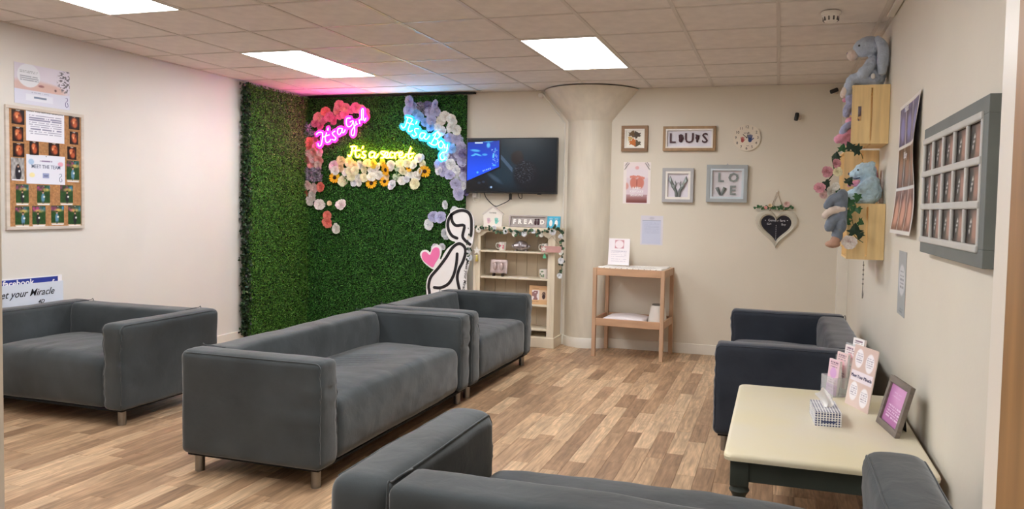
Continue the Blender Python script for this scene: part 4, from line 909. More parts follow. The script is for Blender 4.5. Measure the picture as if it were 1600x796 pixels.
# ------------------------------------------------------------ noticeboard on the left wall
t = thing('noticeboard', 'cork noticeboard in a pale wooden frame on the left wall', 'noticeboard', (LX, 4.213, 1.612), PI/2)
M_cork = mat('cork', (176,128,84), .9, var=.12, scale=60, bump=.3, bscale=200); M_palew = mat('pale_wood_frame', (206,194,182), .5, var=.06, scale=4, stretch=(1,1,6))
BW, BH = .612, .878
MB().box((-BW/2+.01,-.012,-BH/2+.01),(BW/2-.01,-.002,BH/2-.01)).build('cork_panel', M_cork, t)
for a, b in (((-BW/2,-.02,BH/2-.024),(BW/2,-.001,BH/2)), ((-BW/2,-.02,-BH/2),(BW/2,-.001,-BH/2+.024)), ((-BW/2,-.02,-BH/2+.024),(-BW/2+.024,-.001,BH/2-.024)), ((BW/2-.024,-.02,-BH/2+.024),(BW/2,-.001,BH/2-.024))):
    MB().box(a, b, .003).build('frame_side', M_palew, t)
def scan(seed):
    def f(U, V):
        r = np.random.default_rng(seed); img = flatc(U, (30,12,8)); q = r.uniform(-.06,.06,6)
        n = fnoise(U, V, 7, seed)
        img = mixc(img, ell(U,V,.5+q[0],.5,.34,.4,.5)*(.5+.5*n), (150,62,34)); img = mixc(img, ell(U,V,.45+q[1],.66,.2,.18,.6), (214,120,74))
        img = mixc(img, ell(U,V,.58+q[2],.34,.2,.2,.6), (190,92,56)); img = mixc(img, ell(U,V,.4+q[3],.5,.08,.1,.6), (236,170,120)); img = mixc(img, ell(U,V,.62+q[4],.62,.05,.07,.6), (80,24,14))
        return mixc(img, rect(U,V,.35,.93,.65,.97), (216,210,200))
    return f
def staff(seed, bw=False):
    def f(U, V):
        r = np.random.default_rng(seed); q = r.uniform(-.08,.08,6)
        img = flatc(U, (48,88,42)); img = mixc(img, fnoise(U,V,14,seed), (30,62,28))
        img = mixc(img, ell(U,V,.25+q[2],.85,.35,.13,.9)*fnoise(U,V,9,seed+1), (206,70,150)); img = mixc(img, ell(U,V,.88+q[3],.86,.25,.13,.9)*fnoise(U,V,9,seed+2), (80,140,200)); img = mixc(img, ell(U,V,.6+q[4],.76,.3,.08,.9)*(.4+.6*fnoise(U,V,9,seed+3)), (226,190,100))
        img = mixc(img, rect(U,V,0,0,1,.1), (196,176,150))
        if bw: img = flatc(U, (206,202,200)); img = mixc(img, fnoise(U,V,8,seed), (120,118,118))
        c = (34,32,40) if seed % 2 else (96,140,170)
        img = mixc(img, ell(U,V,.48+q[0],.36,.13+(.1 if bw else 0),.24+(.1 if bw else 0),.2), c); img = mixc(img, ell(U,V,.48+q[0],.64,.07,.065,.25), (206,162,138)); img = mixc(img, ell(U,V,.48+q[0],.69,.075,.045,.25), (66,46,34))
        img = mixc(img, ell(U,V,.56+q[0],.42,.07,.05,.3), (236,234,232)); img = mixc(img, rect(U,V,.44+q[0],.06,.47+q[0],.2)+rect(U,V,.5+q[0],.06,.53+q[0],.2), (30,30,36))
        return mixc(img, rect(U,V,.06,.02,.94,.07), (238,236,236))*(.25 if False else 1)
    return f
def pin(name, r, func, label, cat, nx, ny, group=None, dy=.0125):
    y0, y1, za, zb = r; t = thing(name, label, cat, (LX+dy, (y0+y1)/2, (za+zb)/2), PI/2, group)
    sheet('printed_sheet', y1-y0, za-zb, func, nx, ny, t, (0,0,0), .3)
    MB().ball((0,-.003,(za-zb)/2-.008), .004, 8, 6).build('push_pin', mat('steel_standoff', (180,180,180), .3, metal=1), t, True)
    return t
sl = ['top left', 'second down in left column on', 'third down in left column on', 'left of the two middle', 'right of the two middle', 'top right', 'second down in right column on', 'third down in right column on']
for i, r in enumerate(SCANS):
    s_ = sl[i]; lab = 'dark amber baby scan photo, '+(s_+' the noticeboard' if ' on' in s_ else s_+(' ones between the two papers' if 'middle' in s_ else ' corner of the noticeboard'))
    pin('scan_photo', r, scan(i+3), lab, 'photo', 22, 26)
tl = ['black and white photo of a person in dark clothes, left of the team notice', 'colour photo of a flower wall, right of the team notice',
      'left of the three colour photos just below the team notice', 'middle of the three colour photos just below the team notice', 'right of the three colour photos just below the team notice',
      'first photo from left in the bottom row of the noticeboard', 'second photo from left in the bottom row of the noticeboard', 'third photo from left in the bottom row of the noticeboard', 'last photo on the right in the bottom row of noticeboard']
for i, r in enumerate(TEAM): pin('staff_photo', r, staff(i+5, i == 0), tl[i], 'photo', 26, 40)
def notice1(U, V):
    img = flatc(U, (234,234,244)); return lines(img, U, V, .07, .93, [.8,.73,.66,.59,.52,.45,.38,.31,.24], .03, (120,120,150), 8, .85)
t = pin('paper_notice', PAPERS[0], notice1, 'white typed notice pinned high on the noticeboard', 'notice', 60, 46)
text('WHAT WERE SEEN AND GIVEN LOVE', .0165, t, mat('black_ink', (34,32,40), .7), (0,-.0012,.098))
def notice2(U, V):
    img = flatc(U, (226,228,240)); img = mixc(img, ell(U,V,.12,.75,.07,.1), (170,196,226)); img = mixc(img, ell(U,V,.88,.72,.07,.08), (230,170,190)); img = mixc(img, ell(U,V,.14,.3,.07,.08), (238,226,170))
    img = mixc(img, rect(U,V,.41,.2,.58,.38), (150,160,200)); return lines(img, U, V, .34, .68, [.8], .04, (130,110,150), 3)
t = pin('paper_notice', PAPERS[1], notice2, 'pale paper reading MEET THE TEAM in the middle of the noticeboard', 'notice', 60, 46)
text('MEET THE TEAM', .038, t, mat('slate_ink', (92,104,132), .7), (0,-.0012,.02), bold=.0001, sx=.82)
text('BABY', .014, t, mat('slate_ink', (92,104,132), .7), (0,-.0014,-.045))
MB().tube(smoothpts([(.105,-.002,-.03),(.118,-.002,-.025),(.122,-.002,-.042),(.11,-.002,-.05),(.104,-.002,-.07),(.112,-.002,-.085),(.125,-.002,-.08),(.122,-.002,-.06)],3), .0016, 5).build('figure_logo', mat('slate_ink', (92,104,132), .7), t)
# poster above the board
def babyposter(U, V):
    img = flatc(U, (214,208,220)); img = mixc(img, ell(U,V,.75,.65,.4,.5,.9), (222,216,228)); img = mixc(img, ell(U,V,.3,.45,.5,.16,.6), (214,184,178)); img = mixc(img, ell(U,V,.62,.43,.28,.14,.5), (216,182,172))
    img = mixc(img, ell(U,V,.47,.5,.05,.03,.6), (160,110,110)); img = mixc(img, ell(U,V,.73,.45,.02,.03,.6), (110,80,80))
    n = (fnoise(U,V,40,2) > .55).astype(float); img = mixc(img, n*ell(U,V,.93,.72,.16,.3,.3), (110,106,112))
    img = mixc(img, rect(U,V,0,0,1,.36), (216,218,234)); img = mixc(img, ell(U,V,.25,.72,.2,.29,.05), (226,228,234))
    img = lines(img, U, V, .1, .4, [.83,.79], .02, (170,176,180), 1); img = lines(img, U, V, .1, .42, [.7,.65,.6], .022, (140,144,156), 2, .9)
    img = mixc(img, rect(U,V,.2,.1,.68,.27), (226,230,242)); img = mixc(img, rect(U,V,.34,.17,.56,.22), (120,134,156)); img = lines(img, U, V, .3, .6, [.32], .025, (170,176,196), 3, .6)
    return img
t = thing('baby_poster', 'pale lilac poster of a sleeping baby above the noticeboard', 'poster', (LX+.0015, 4.198, 2.215), PI/2)
sheet('printed_sheet', .43, .287, babyposter, 120, 84, t)
MB().box((-.215,-.0006,-.1435),(.215,.0008,.1435)).build('backing', mat('card_edge', (236,226,220), .6), t)
MB().tube(smoothpts([(.18,-.0012,-.06),(.192,-.0012,-.055),(.196,-.0012,-.075),(.184,-.0012,-.085),(.178,-.0012,-.105),(.186,-.0012,-.125),(.2,-.0012,-.115),(.194,-.0012,-.09)],3), .0018, 5).build('figure_logo', mat('violet_ink', (108,98,150), .7), t)
# two sign boards behind the left sofa
M_brd = mat('sign_board_white', (238,236,240), .4, var=.01)
t = thing('sign_board', 'white board with a blue lettered band behind the left sofa', 'sign', (LX+.004, 4.02, .56), PI/2)
MB().box((-.44,-.006,-.56),(.31,.0,.268)).build('board', M_brd, t)
MB().box((-.43,-.0075,.17),(.275,-.006,.26)).build('blue_band', mat('blue_print', (46,62,150), .4), t)
text('facebook', .062, t, M_brd, (-.03,-.0085,.232), bold=.0012)
text('f', .06, t, M_brd, (.235,-.0085,.215), bold=.001, name='band_logo')
t = thing('sign_board', 'white board lettered Meet your Miracle in script behind the left sofa', 'sign', (LX+.016, 3.99, .56), PI/2)
MB().box((-.5,-.006,-.56),(.34,.0,.224)).build('board', mat('sign_board_pale', (214,220,232), .4, var=.01), t)
text('Meet your Miracle', .072, t, mat('black_ink', (34,32,40), .7), (.02,-.0075,.155), shear=.4, bold=.0002, sx=.9)
text('4D', .04, t, mat('black_ink', (34,32,40), .7), (.16,-.0075,.085), shear=.35, bold=.0004)

# ------------------------------------------------------------ figure cutout
t = thing('figure_cutout', 'white standing cutout of a pregnant woman outline with pink heart', 'cutout sign', (-3.2, 7.07, 0))
def rel(P): return [(x+3.2, z) for x, z in P]
def sm2(P, k=3): return [(p[0], p[2]) for p in smoothpts([(x, 0, z) for x, z in P], k, True)]
zmin = min(z for x, z in WOMAN_BOARD)
B_ = [(x, max(.0, z if z > .3 else z-.0)) for x, z in rel(WOMAN_BOARD)]
B_ = [(x, 0.0 if z < zmin+.12 else z) for x, z in B_]
M_cut = mat('cutout_white_board', (240,238,238), .4, var=.01); M_blk = mat('cutout_black_print', (30,27,32), .45, var=.02)
MB().prism(sm2(B_, 3), 0, .01).build('board', M_cut, t)
MB().prism(sm2(rel(WOMAN_HEART), 3), -.001, .009).build('heart_board', M_cut, t)
MB().prism(sm2(rel(PINK_HEART), 3), -.004, -.0012).build('pink_heart', mat('pink_print', (240,120,176), .4, var=.02), t)
mb = MB()
for s_ in WOMAN_LINES:
    P = [(p[0], p[2]) for p in smoothpts([(x, 0, z) for x, z in rel(s_)], 4)]; mb.ribbon([(x, max(z,.02)) for x, z in P], .031, -.0028, -.0002)
mb.build('black_outline', M_blk, t)
(ax, az), (bx, bz) = rel(WOMAN_TEXT)
text('Meet your Miracle', .046, t, M_blk, ((ax+bx)/2+.004, -.003, (az+bz)/2-.02), rot=math.atan2(az-bz, bx-ax), bold=.0002)
MB().box((-.12,0,0),(.10,.10,.012)).build('foot_plate', M_cut, t)

# ------------------------------------------------------------ television
t = thing('television', 'black wall-mounted television showing a blue ultrasound picture', 'television', (-2.665, 7.30, 1.836))
M_tv = mat('black_plastic', (16,16,18), .35, var=.02, spec=.5)
MB().rbox((-.5,0,-.287),(.5,.035,.287),.004,0).box((-.3,.035,-.2),(.3,.06,.1)).build('casing', M_tv, t)
MB().box((-.12,.06,-.12),(.12,.108,.12)).build('wall_bracket', mat('steel_standoff', (180,180,180), .3, metal=1), t)
def screen(U, V):
    img = flatc(U, (8,10,14)); X, Y = U, 1-V
    img = mixc(img, ell(U,V,.55,.8,.5,.6,1.2), (14,30,38)); img = mixc(img, ell(U,V,.45,.4,.2,.35,1.0), (24,44,56))
    # lit monitor on the left: quadrilateral
    top = .03+.01*(X); left = 0.0; right = .365+0*Y; bot = .80-.27*(X/.365)
    m = ((X < right)&(Y > top+(.365-X)*.10)&(Y < bot)).astype(float)
    frame = ((X < right+.02)&(Y > top-.03+(.365-X)*.05)&(Y < bot+.04)).astype(float)
    img = mixc(img, frame, (10,12,20))
    n = fnoise(U, V, 10, 5); blue = np.array((20,70,215))/255*(.72+.45*np.clip(Y*1.5,0,1))[...,None]
    img = img*(1-m[...,None])+m[...,None]*blue
    for cx, cy, rx, ry, ro in ((.09,.22,.055,.022,.2),(.12,.3,.05,.014,.5),(.07,.31,.03,.014,-.4),(.2,.3,.03,.02,0),(.24,.12,.02,.05,0),(.23,.05,.06,.012,0),(.3,.32,.012,.05,.1),(.32,.2,.008,.03,0),(.31,.5,.02,.015,0),(.12,.64,.012,.02,0)):
        img = mixc(img, m*ell(X,Y,cx,cy,rx,ry,.6,ro)*(.6+.4*n), (90,190,240))
    img = mixc(img, m*rect(X,Y,.085,.065,.175,.085), (200,220,240)); r = np.random.default_rng(2)
    for k in range(26):
        x, y = r.uniform(.27,.35), r.uniform(.18,.5); img = mixc(img, m*rect(X,Y,x,y,x+.006,y+.012), (160,200,240))
    for k in range(5): img = mixc(img, m*rect(X,Y,.18+.02*k,.6-.012*k,.19+.02*k,.62-.012*k), (140,190,240))
    # bed edge and seated figure
    d = Y-(.34+1.9*(X-.385)); img = mixc(img, ((abs(d) < .045)&(X > .385)&(X < .52)).astype(float)*.8, (72,92,116))
    img = mixc(img, ell(X,Y,.32,.75,.12,.03,.8,.9)*.7, (60,80,100))
    img = mixc(img, ell(X,Y,.57,.36,.07,.13,.4), (34,26,24)); img = mixc(img, ell(X,Y,.59,.32,.035,.09,.6), (36,30,28)); img = mixc(img, ell(X,Y,.67,.68,.14,.27,.3), (18,20,26))
    sp = (fnoise(U,V,95,8) > .72)*ell(X,Y,.65,.62,.12,.22,.3); img = mixc(img, sp, (62,66,74))
    for cx, cy in ((.14,.84),(.19,.82),(.27,.92)): img = mixc(img, ell(X,Y,cx,cy,.018,.022,.6), (40,52,70))
    return mixc(img, ell(X,Y,.28,.92,.012,.02,.5), (150,180,220))
sc = sheet('screen', .976, .545, screen, 300, 168, t, (0,-.0004,.004), .2, emit=.62)
MB().tube(smoothpts([(-.31,.05,-.28),(-.29,.06,-.34),(-.2,.07,-.42),(-.12,.07,-.40),(-.03,.06,-.35),(-.02,.05,-.28)],4), .005, 6).tube(smoothpts([(.06,.06,-.28),(.075,.07,-.33),(.1,.07,-.335),(.105,.06,-.285)],4), .0035, 6).build('cable', M_tv, t)
MB().box((-.035,.05,-.35),(-.01,.07,-.29)).build('cable_plug', M_tv, t)
MB().box((.29,.0,-.296),(.33,.02,-.286)).build('sensor_bar', M_tv, t)
t = thing('wall_socket', 'white wall socket with plug under the left end of television', 'socket', (-3.09, BY-.001, 1.53))
MB().rbox((-.045,-.012,-.04),(.045,0,.04),.004,0).build('plate', M_white, t); MB().rbox((-.03,-.045,-.025),(.015,-.012,.02),.006,0).build('plug', mat('white_plug', (222,218,214), .4), t)
MB().tube(smoothpts([(-.01,-.03,-.02),(-.02,-.03,-.06),(.02,-.02,-.075),(.045,-.02,-.04)],4), .003, 6).build('flex', M_white, t)

# conduit along the column
t = thing('cable_conduit', 'thin white cable conduit bent along the left side of the column', 'conduit', (-2.1, BY-.004, 0))
mb = MB().tube([(-.02,-.008,.1),(-.02,-.008,2.28),(-.27,-.008,2.585)], .009, 6)
mb.build('pipe', M_white, t); MB().box((-.034,-.028,.0),(-.006,-.0,.1), .002).build('end_boot', M_skirt, t)
t = thing('motion_sensor', 'small round white sensor on the wall top beside the column', 'sensor', (-2.385, BY-.001, 2.57))
MB().lathe([(0,-.03),(.02,-.028),(.03,-.015),(.032,0)], (0,0,0), 18).build('body', M_white, t, 40).rotation_euler = (-PI/2,0,0)
t.rotation_euler = (0,0,0)

# ------------------------------------------------------------ bookcase
BX0, BX1, BY0, BY1, BHt = -2.99, -2.115, 7.115, 7.385, 1.205
M_bk = mat('cream_cabinet_paint', (226,213,190), .45, var=.04, scale=4, stretch=(2,2,.5), spec=.4); M_bki = mat('cream_cabinet_inside', (208,192,168), .6, var=.05, scale=4)
t = thing('bookcase', 'cream painted open bookcase of ornaments beside the column', 'bookcase', ((BX0+BX1)/2, BY0, 0))
hw = (BX1-BX0)/2; dp = BY1-BY0
for s_ in (-1, 1):
    MB().box((s_*(hw-.006),.018,0),(s_*(hw-.026),dp,BHt-.03), .002).build('side_panel', M_bk, t)
    st = MB().box((s_*hw,0,.1),(s_*(hw-.075),.02,BHt-.03), .003).build('front_stile', M_bk, t)
    MB().box((s_*(hw-.024),-.004,.2),(s_*(hw-.032),.002,BHt-.12)).box((s_*(hw-.042),-.004,.2),(s_*(hw-.05),.002,BHt-.12)).build('reeding', M_bk, st)
MB().rbox((-hw-.02,-.02,BHt-.032),(hw+.02,dp,BHt),.006,0,None,3).build('top_board', M_bk, t)
MB().rbox((-hw-.008,-.008,0),(hw+.008,dp,.105),.006,0).build('plinth', M_bk, t)
for z in (.962, .693, .43, .185): MB().rbox((-hw+.027,.01,z-.018),(hw-.027,dp-.01,z),.003,0).build('shelf', M_bk, t)
nb = 7
for k in range(nb):
    a = -hw+.03+(2*hw-.06)*k/nb; b = -hw+.03+(2*hw-.06)*(k+1)/nb
    MB().box((a+.0015,dp-.012,.1),(b-.0015,dp-.004,BHt-.03)).build('back_plank', M_bki, t)
out = [(-hw+.075, BHt-.032),(hw-.075, BHt-.032)]
cur = []
for k in range(25):
    u = k/24; x = (hw-.075)*(1-2*u); e = 1-abs(1-2*u)
    z = BHt-.09+(.03*min(1, e/.18)) - (.012 if e < .1 else 0)+.004*math.sin(e*PI)
    cur.append((x, z))
MB().prism(out+cur, .0, .018).build('valance', M_bk, t)
mb = MB()
for s_ in (-1, 1):
    for k in range(17): mb.cyl((s_*(hw-.027), .05, .3+.045*k), (s_*(hw-.03), .05, .3+.045*k), .005, n=6)
mb.build('shelf_pin_holes', M_tv, t)

M_por = mat('white_porcelain', (236,230,222), .25, var=.02, spec=.6)
def mug(label, x, z, s_, accent, ry=0, handle=True, h=.085, r=.04, taper=.9):
    t = thing('mug' if handle else 'cup', label, 'mug' if handle else 'cup', (x, 7.19, z), ry)
    MB().lathe([(0,.004),(r*taper*.9,0),(r*taper,.004),(r*.98,h*.5),(r,h),(r*.93,h),(r*.9,h*.5),(r*.8,.01),(0,.008)], (0,0,0), 24).build('body', M_por, t, 50)
    if handle: MB().tube(smoothpts([(-r*.93,0,h*.8),(-r*1.5,0,h*.85),(-r*1.75,0,h*.55),(-r*1.4,0,h*.25),(-r*.9,0,h*.2)],4), .005, 8).build('handle', M_por, t, True)
    for k in range(6):
        a = -PI/2+random.uniform(-.8,.8); zz = random.uniform(.25,.8)*h
        MB().ball((r*.97*math.cos(a), r*.97*math.sin(a), zz), (.010,.004,.010), 8, 5).build('painted_motif', mat('motif_'+accent[0], accent[1], .3, var=.1), t, True)
mug('white mug with pink handprint pattern, left on the top shelf', -2.70, .962, 1, ('pink', (214,120,140)), .2)
mug('white mug with green leaf pattern, right on the top shelf', -2.235, .962, 1, ('green', (96,150,130)), .2)
mug('tapered green-patterned white cup at the right of the middle shelf', -2.245, .693, 1, ('sage', (130,150,120)), 0, False, .095, .052, .72)
# silver cast of clasped hands
t = thing('silver_hand_cast', 'silver cast of tiny cupped hands on the top shelf', 'ornament', (-2.495, 7.2, .962))
M_sil = mat('silver_cast', (176,168,172), .28, metal=.85, var=.12, scale=30)
blob('hands', [('e',(0,0,.055),(.07,.045,.055))]+[('c',[(s_*.01,-.03,.02+.0*k),(s_*(.02+.013*k),-.052,.05),(s_*(.018+.014*k),-.03,.095-.006*k)],(.012,.009)) for s_ in (-1,1) for k in range(4)]+[('c',[(s_*.05,-.02,.03),(s_*.085,-.03,.045),(s_*.09,-.02,.06)],(.014,.01)) for s_ in (-1,1)], M_sil, t, .004, 0)
MB().box((-.065,-.03,0),(-.045,.02,.012)).box((.045,-.03,0),(.065,.02,.012)).build('stand', M_sil, t)
# silver plate on stand
t = thing('silver_plaque', 'square silver footprint plaque on a little stand, middle shelf', 'plaque', (-2.745, 7.2, .693))
MB().rbox((-.095,-.006,.03),(.095,.006,.175),.008,.02,None,2).build('plaque', mat('silver_foil', (206,188,186), .35, metal=.6, var=.1, scale=20), t, 40).rotation_euler = (math.radians(-8),0,0)
blob('footprints', [('e',(s_*.035,-.012,.10),(.02,.008,.04)) for s_ in (-1,1)]+[('e',(s_*(.025+.01*k),-.012,.148-.004*abs(k-1)),(.006,.006,.007)) for s_ in (-1,1) for k in range(4)], mat('silver_foil', (206,188,186), .35, metal=.6), t, .004)
for s_ in (-1, 1): MB().box((s_*.05-.006,-.03,0),(s_*.05+.006,.03,.03)).build('stand_foot', mat('dark_wire', (60,54,52), .5, metal=.6), t)
# cards lying on the middle shelf
for x, lab in ((-2.575, 'small white card lying flat on middle shelf, left one'), (-2.455, 'small white card lying flat on middle shelf, right one')):
    o = MB().box((-.045,-.03,0),(.045,.03,.003)).build('card', mat('card_edge', (236,226,220), .6), None, False, (x, 7.16, .6932)); tag(o, lab, 'card')
# lower shelf
def letterprint(U, V):
    img = flatc(U, (214,170,124)); img = mixc(img, rect(U,V,.1,.22,.42,.78), (232,222,222)); img = mixc(img, rect(U,V,.1,.22,.36,.74)*(fnoise(U,V,8,3) > .45), (150,110,110))
    img = mixc(img, rect(U,V,.42,.22,.98,.78), (222,190,158))
    for cx in (.62, .86): 
        img = mixc(img, ell(U,V,cx,.42,.07,.14,.3), (60,34,34))
        for k in range(4): img = mixc(img, ell(U,V,cx-.055+.036*k,.6,.014,.09,.4,-.25+.15*k), (60,34,34))
    img = lines(img,U,V,.1,.4,[.88],.03,(130,90,60),3,.8); return lines(img,U,V,.1,.4,[.12],.03,(130,90,60),4,.8)
t = thing('print_frame', 'light wood frame with dark handprints at the right of lower shelf', 'picture frame', (-2.27, 7.165, .43), math.radians(6), None, math.radians(-8))
MB().box((-.125,.0,0),(.125,.016,.19), .003).build('frame', mat('pale_oak', (214,170,124), .5, var=.06, scale=4, stretch=(1,1,6)), t)
sheet('print', .235, .178, letterprint, 94, 70, t, (0,-.0005,.095), .5)
t = thing('ornament_block', 'long low pinkish white block on the lower shelf', 'ornament', (-2.53, 7.18, .43)); MB().rbox((-.085,-.02,0),(.085,.02,.075),.004,0).build('block', mat('pinkish_block', (226,206,200), .5), t)
t = thing('ornament', 'small silver sculpted ornament at the left of the lower shelf', 'ornament', (-2.74, 7.19, .43))
blob('cast', [('e',(0,0,.03),(.05,.03,.03)), ('c',[(-.03,0,.04),(-.02,0,.08)],(.014,.01)), ('c',[(.03,0,.04),(.035,0,.07)],(.014,.01)), ('e',(0,0,.055),(.02,.02,.03))], M_sil, t, .005)
# on top of the bookcase
t = thing('house_plaque', 'white house-shaped plaque with a mint handprint on the bookcase top', 'ornament', (-2.815, 7.2, BHt), 0)
MB().prism([(-.098,0),(.098,0),(.105,.125),(0,.2),(-.105,.125)], -.006, .006).build('board', M_por, t)
MB().prism([(-.11,.118),(0,.198),(.11,.118),(.12,.128),(0,.214),(-.12,.128)], -.012, .02).build('roof', mat('whitewashed_wood', (214,204,196), .6, var=.08, scale=8), t)
def handp(name, c, x, z, s_, par, y=-.007):
    mb = MB().prism([(x+s_*.5*math.cos(a)*.8, z+s_*.5*math.sin(a)) for a in [2*PI*k/14 for k in range(14)]], y-.001, y)
    for k in range(4): mb.ribbon([(x+s_*(-.33+.22*k), z+s_*.35), (x+s_*(-.42+.28*k), z+s_*(1.0+(.12 if k in (1,2) else 0)))], s_*.2, y-.001, y)
    mb.ribbon([(x+s_*.35, z), (x+s_*.75, z+s_*.4)], s_*.2, y-.001, y); return mb.build(name, c, par)
handp('mint_handprint', mat('mint_paint', (130,206,196), .5), .04, .045, .038, t)
handp('pink_handprint', mat('pink_wash', (226,190,200), .5), -.045, .045, .036, t)
text('Our family', .018, t, mat('grey_ink', (120,116,120), .6), (0,-.0075,.14))
t = thing('letter_frame', 'long silver tray frame with pale letters and dark footprints on bookcase', 'picture frame', (-2.44, 7.21, BHt), 0, None, math.radians(-10))
M_silf = mat('brushed_silver_wood', (166,156,152), .4, metal=.3, var=.12, scale=8)
MB().box((-.196,.0,0),(.196,.012,.12)).build('back', M_silf, t)
for a, b in (((-.2,-.016,0),(.2,0,.014)), ((-.2,-.016,.106),(.2,0,.122)), ((-.2,-.016,.014),(-.184,0,.106)), ((.184,-.016,.014),(.2,0,.106))): MB().box(a, b, .002).build('frame_side', M_silf, t)
for k, ch in enumerate('FREA'): text(ch, .062, t, M_por, (-.145+.058*k, -.002, .055), bold=.003, ext=.003, name='letter')
text('D', .062, t, M_por, (.152,-.002,.055), bold=.003, ext=.003, name='letter'); text('F', .0, t, M_por, (0,0,.05)) if False else None
for x in (.082, .112): MB().ball((x,-.006,.05), (.013,.006,.026), 10, 6).ball((x,-.006,.082), (.012,.005,.008), 8, 5).build('footprint', mat('bronze_cast', (70,44,50), .5, metal=.3), t, True)
t = thing('blue_canvas', 'small turquoise canvas with two white footprints on the bookcase', 'canvas', (-2.165, 7.2, BHt), math.radians(4), None, math.radians(-12))
MB().box((-.068,.0,0),(.068,.014,.122), .002).build('canvas', mat('turquoise_canvas', (70,168,200), .6, var=.12, scale=20), t)
for x in (-.028, .028):
    mb = MB().ball((x,-.001,.05), (.017,.003,.034), 10, 6)
    for k in range(4): mb.ball((x-.014+.009*k,-.001,.094), (.004,.003,.005), 6, 4)
    mb.build('footprint', M_por, t, True)

# garland of leaves and white roses over the bookcase
t = thing('rose_garland', 'garland of grey-green leaves and white roses draped over the bookcase', 'garland', (-2.55, 7.085, 1.19))
p1 = [(-.45,.02,.015),(-.38,-.005,-.005),(-.28,-.01,.01),(-.16,-.01,-.03),(-.05,-.01,-.01),(.06,-.01,-.04),(.16,-.01,-.015),(.27,-.01,-.04),(.36,-.01,.0),(.45,.0,.02),(.50,.03,-.03),(.50,.03,-.12),(.505,.03,-.25),(.51,.03,-.38),(.49,.03,-.46)]
p2 = [(-.45,.02,.015),(-.475,.01,-.06),(-.48,.0,-.15),(-.47,-.005,-.24),(-.475,0,-.33)]
pa = smoothpts(p1, 6); pb = smoothpts(p2, 6)
MB().tube(pa, .003, 6).tube(pb, .003, 6).build('vine', M_vine, t)
for k, p in enumerate(pa+pb):
    if k % 1 == 0:
        put('leaf', OVD if (k*7) % 3 else OV, t, (p[0]+random.uniform(-.012,.012), p[1]-.012-random.uniform(0,.01), p[2]+random.uniform(-.012,.012)), random.uniform(.026,.04), (random.uniform(-.7,.4), random.uniform(0,6.28), random.uniform(-.5,.5)))
for k, (x, z, r) in enumerate([(-.37,-.02,.022),(-.2,.005,.022),(-.08,-.03,.02),(.02,-.05,.022),(.12,-.045,.022),(.22,-.02,.018),(.3,-.05,.02),(.42,-.02,.024),(.5,-.06,.018),(.51,-.22,.02),(.51,-.3,.024),(.5,-.45,.02),(-.475,-.1,.018),(-.475,-.24,.022),(-.46,-.31,.022),(-.32,.0,.016)]):
    flower('rose', (x, z, r, 'ice' if k % 3 else 'cream'), t, -.012, k)
# hanging ornaments
t = thing('hanging_sign', 'small pink wooden sign hanging from the garland end', 'ornament', (-2.14, 7.07, 1.0))
MB().box((-.105,-.004,-.032),(.105,.004,.03), .002).build('plank', mat('pink_wood', (196,150,144), .6, var=.1, scale=6), t)
MB().tube([(-.09,0,.03),(0,.01,.13),(.09,0,.03)], .0015, 5).build('string', M_vine, t)
MB().prism([(-.075+.03*math.cos(PI/2+2*PI*k/10)*(1 if k%2==0 else .45), .03*math.sin(PI/2+2*PI*k/10)*(1 if k%2==0 else .45)) for k in range(10)], -.009, -.0045).build('star', M_por, t)
t = thing('green_charm', 'tiny green charm dangling below the small pink sign', 'ornament', (-2.215, 7.09, .93)); MB().prism([(0,.03),(.02,-.02),(.0,-.028),(-.02,-.02)], -.003, .003).build('charm', mat('green_felt', (96,178,140), .8), t); MB().tube([(0,0,.03),(0,0,.06)], .0012, 5).build('string', M_vine, t)
t = thing('hanging_star', 'white star hanging on the left stile of the bookcase', 'ornament', (-2.945, 7.10, .955))
MB().prism([(.048*math.cos(PI/2+2*PI*k/10)*(1 if k%2==0 else .42), .048*math.sin(PI/2+2*PI*k/10)*(1 if k%2==0 else .42)) for k in range(10)], -.004, .003).build('star', M_por, t); MB().tube([(0,.0,.045),(0,.005,.16)], .0012, 5).build('string', M_vine, t)
t = thing('yellow_tassel', 'short yellow tassel below the white star on the bookcase', 'ornament', (-2.945, 7.10, .88)); MB().lathe([(0,.03),(.012,.025),(.009,.015),(.017,-.035),(0,-.036)], (0,0,0), 10).build('tassel', mat('yellow_thread', (226,210,120), .9), t, True)

# ------------------------------------------------------------ changing table
M_beech = mat('beech_wood', (196,160,130), .5, var=.07, scale=3, stretch=(6,6,.8), bump=.04); M_beech_h = mat('beech_wood_rail', (196,156,124), .5, var=.07, scale=3, stretch=(.8,6,6), bump=.04)
t = thing('changing_table', 'beech wood baby changing table with a lower tray', 'changing table', (-1.315, 7.125, 0), math.radians(-3))
hx, hy, zt = .345, .24, .85
for sx in (-1, 1):
    for sy in (-1, 1):
        MB().box((sx*hx,sy*hy,0),(sx*(hx-.036),sy*(hy-.036),zt), .003).build('leg', M_beech, t)
for z0, z1 in ((zt-.07, zt), (.30, .37)):
    for sy in (-1, 1): MB().box((-hx+.036,sy*(hy-.004),z0),(hx-.036,sy*(hy-.024),z1-.001), .003).build('rail', M_beech_h, t)
    for sx in (-1, 1): MB().box((sx*(hx-.004),-hy+.036,z0),(sx*(hx-.024),hy-.036,z1-.001), .003).build('rail', M_beech, t)
    MB().box((-hx+.024,-hy+.024,z0+.004),(hx-.024,hy-.024,z0+.014)).build('tray_board', M_beech_h, t)
def dots(U, V):
    img = flatc(U, (242,238,232)); a = (np.sin(U*2*PI*22) > .3)&(np.sin(V*2*PI*14+(np.floor(U*22)%2)*PI) > .3); return mixc(img, a.astype(float), (120,110,104))
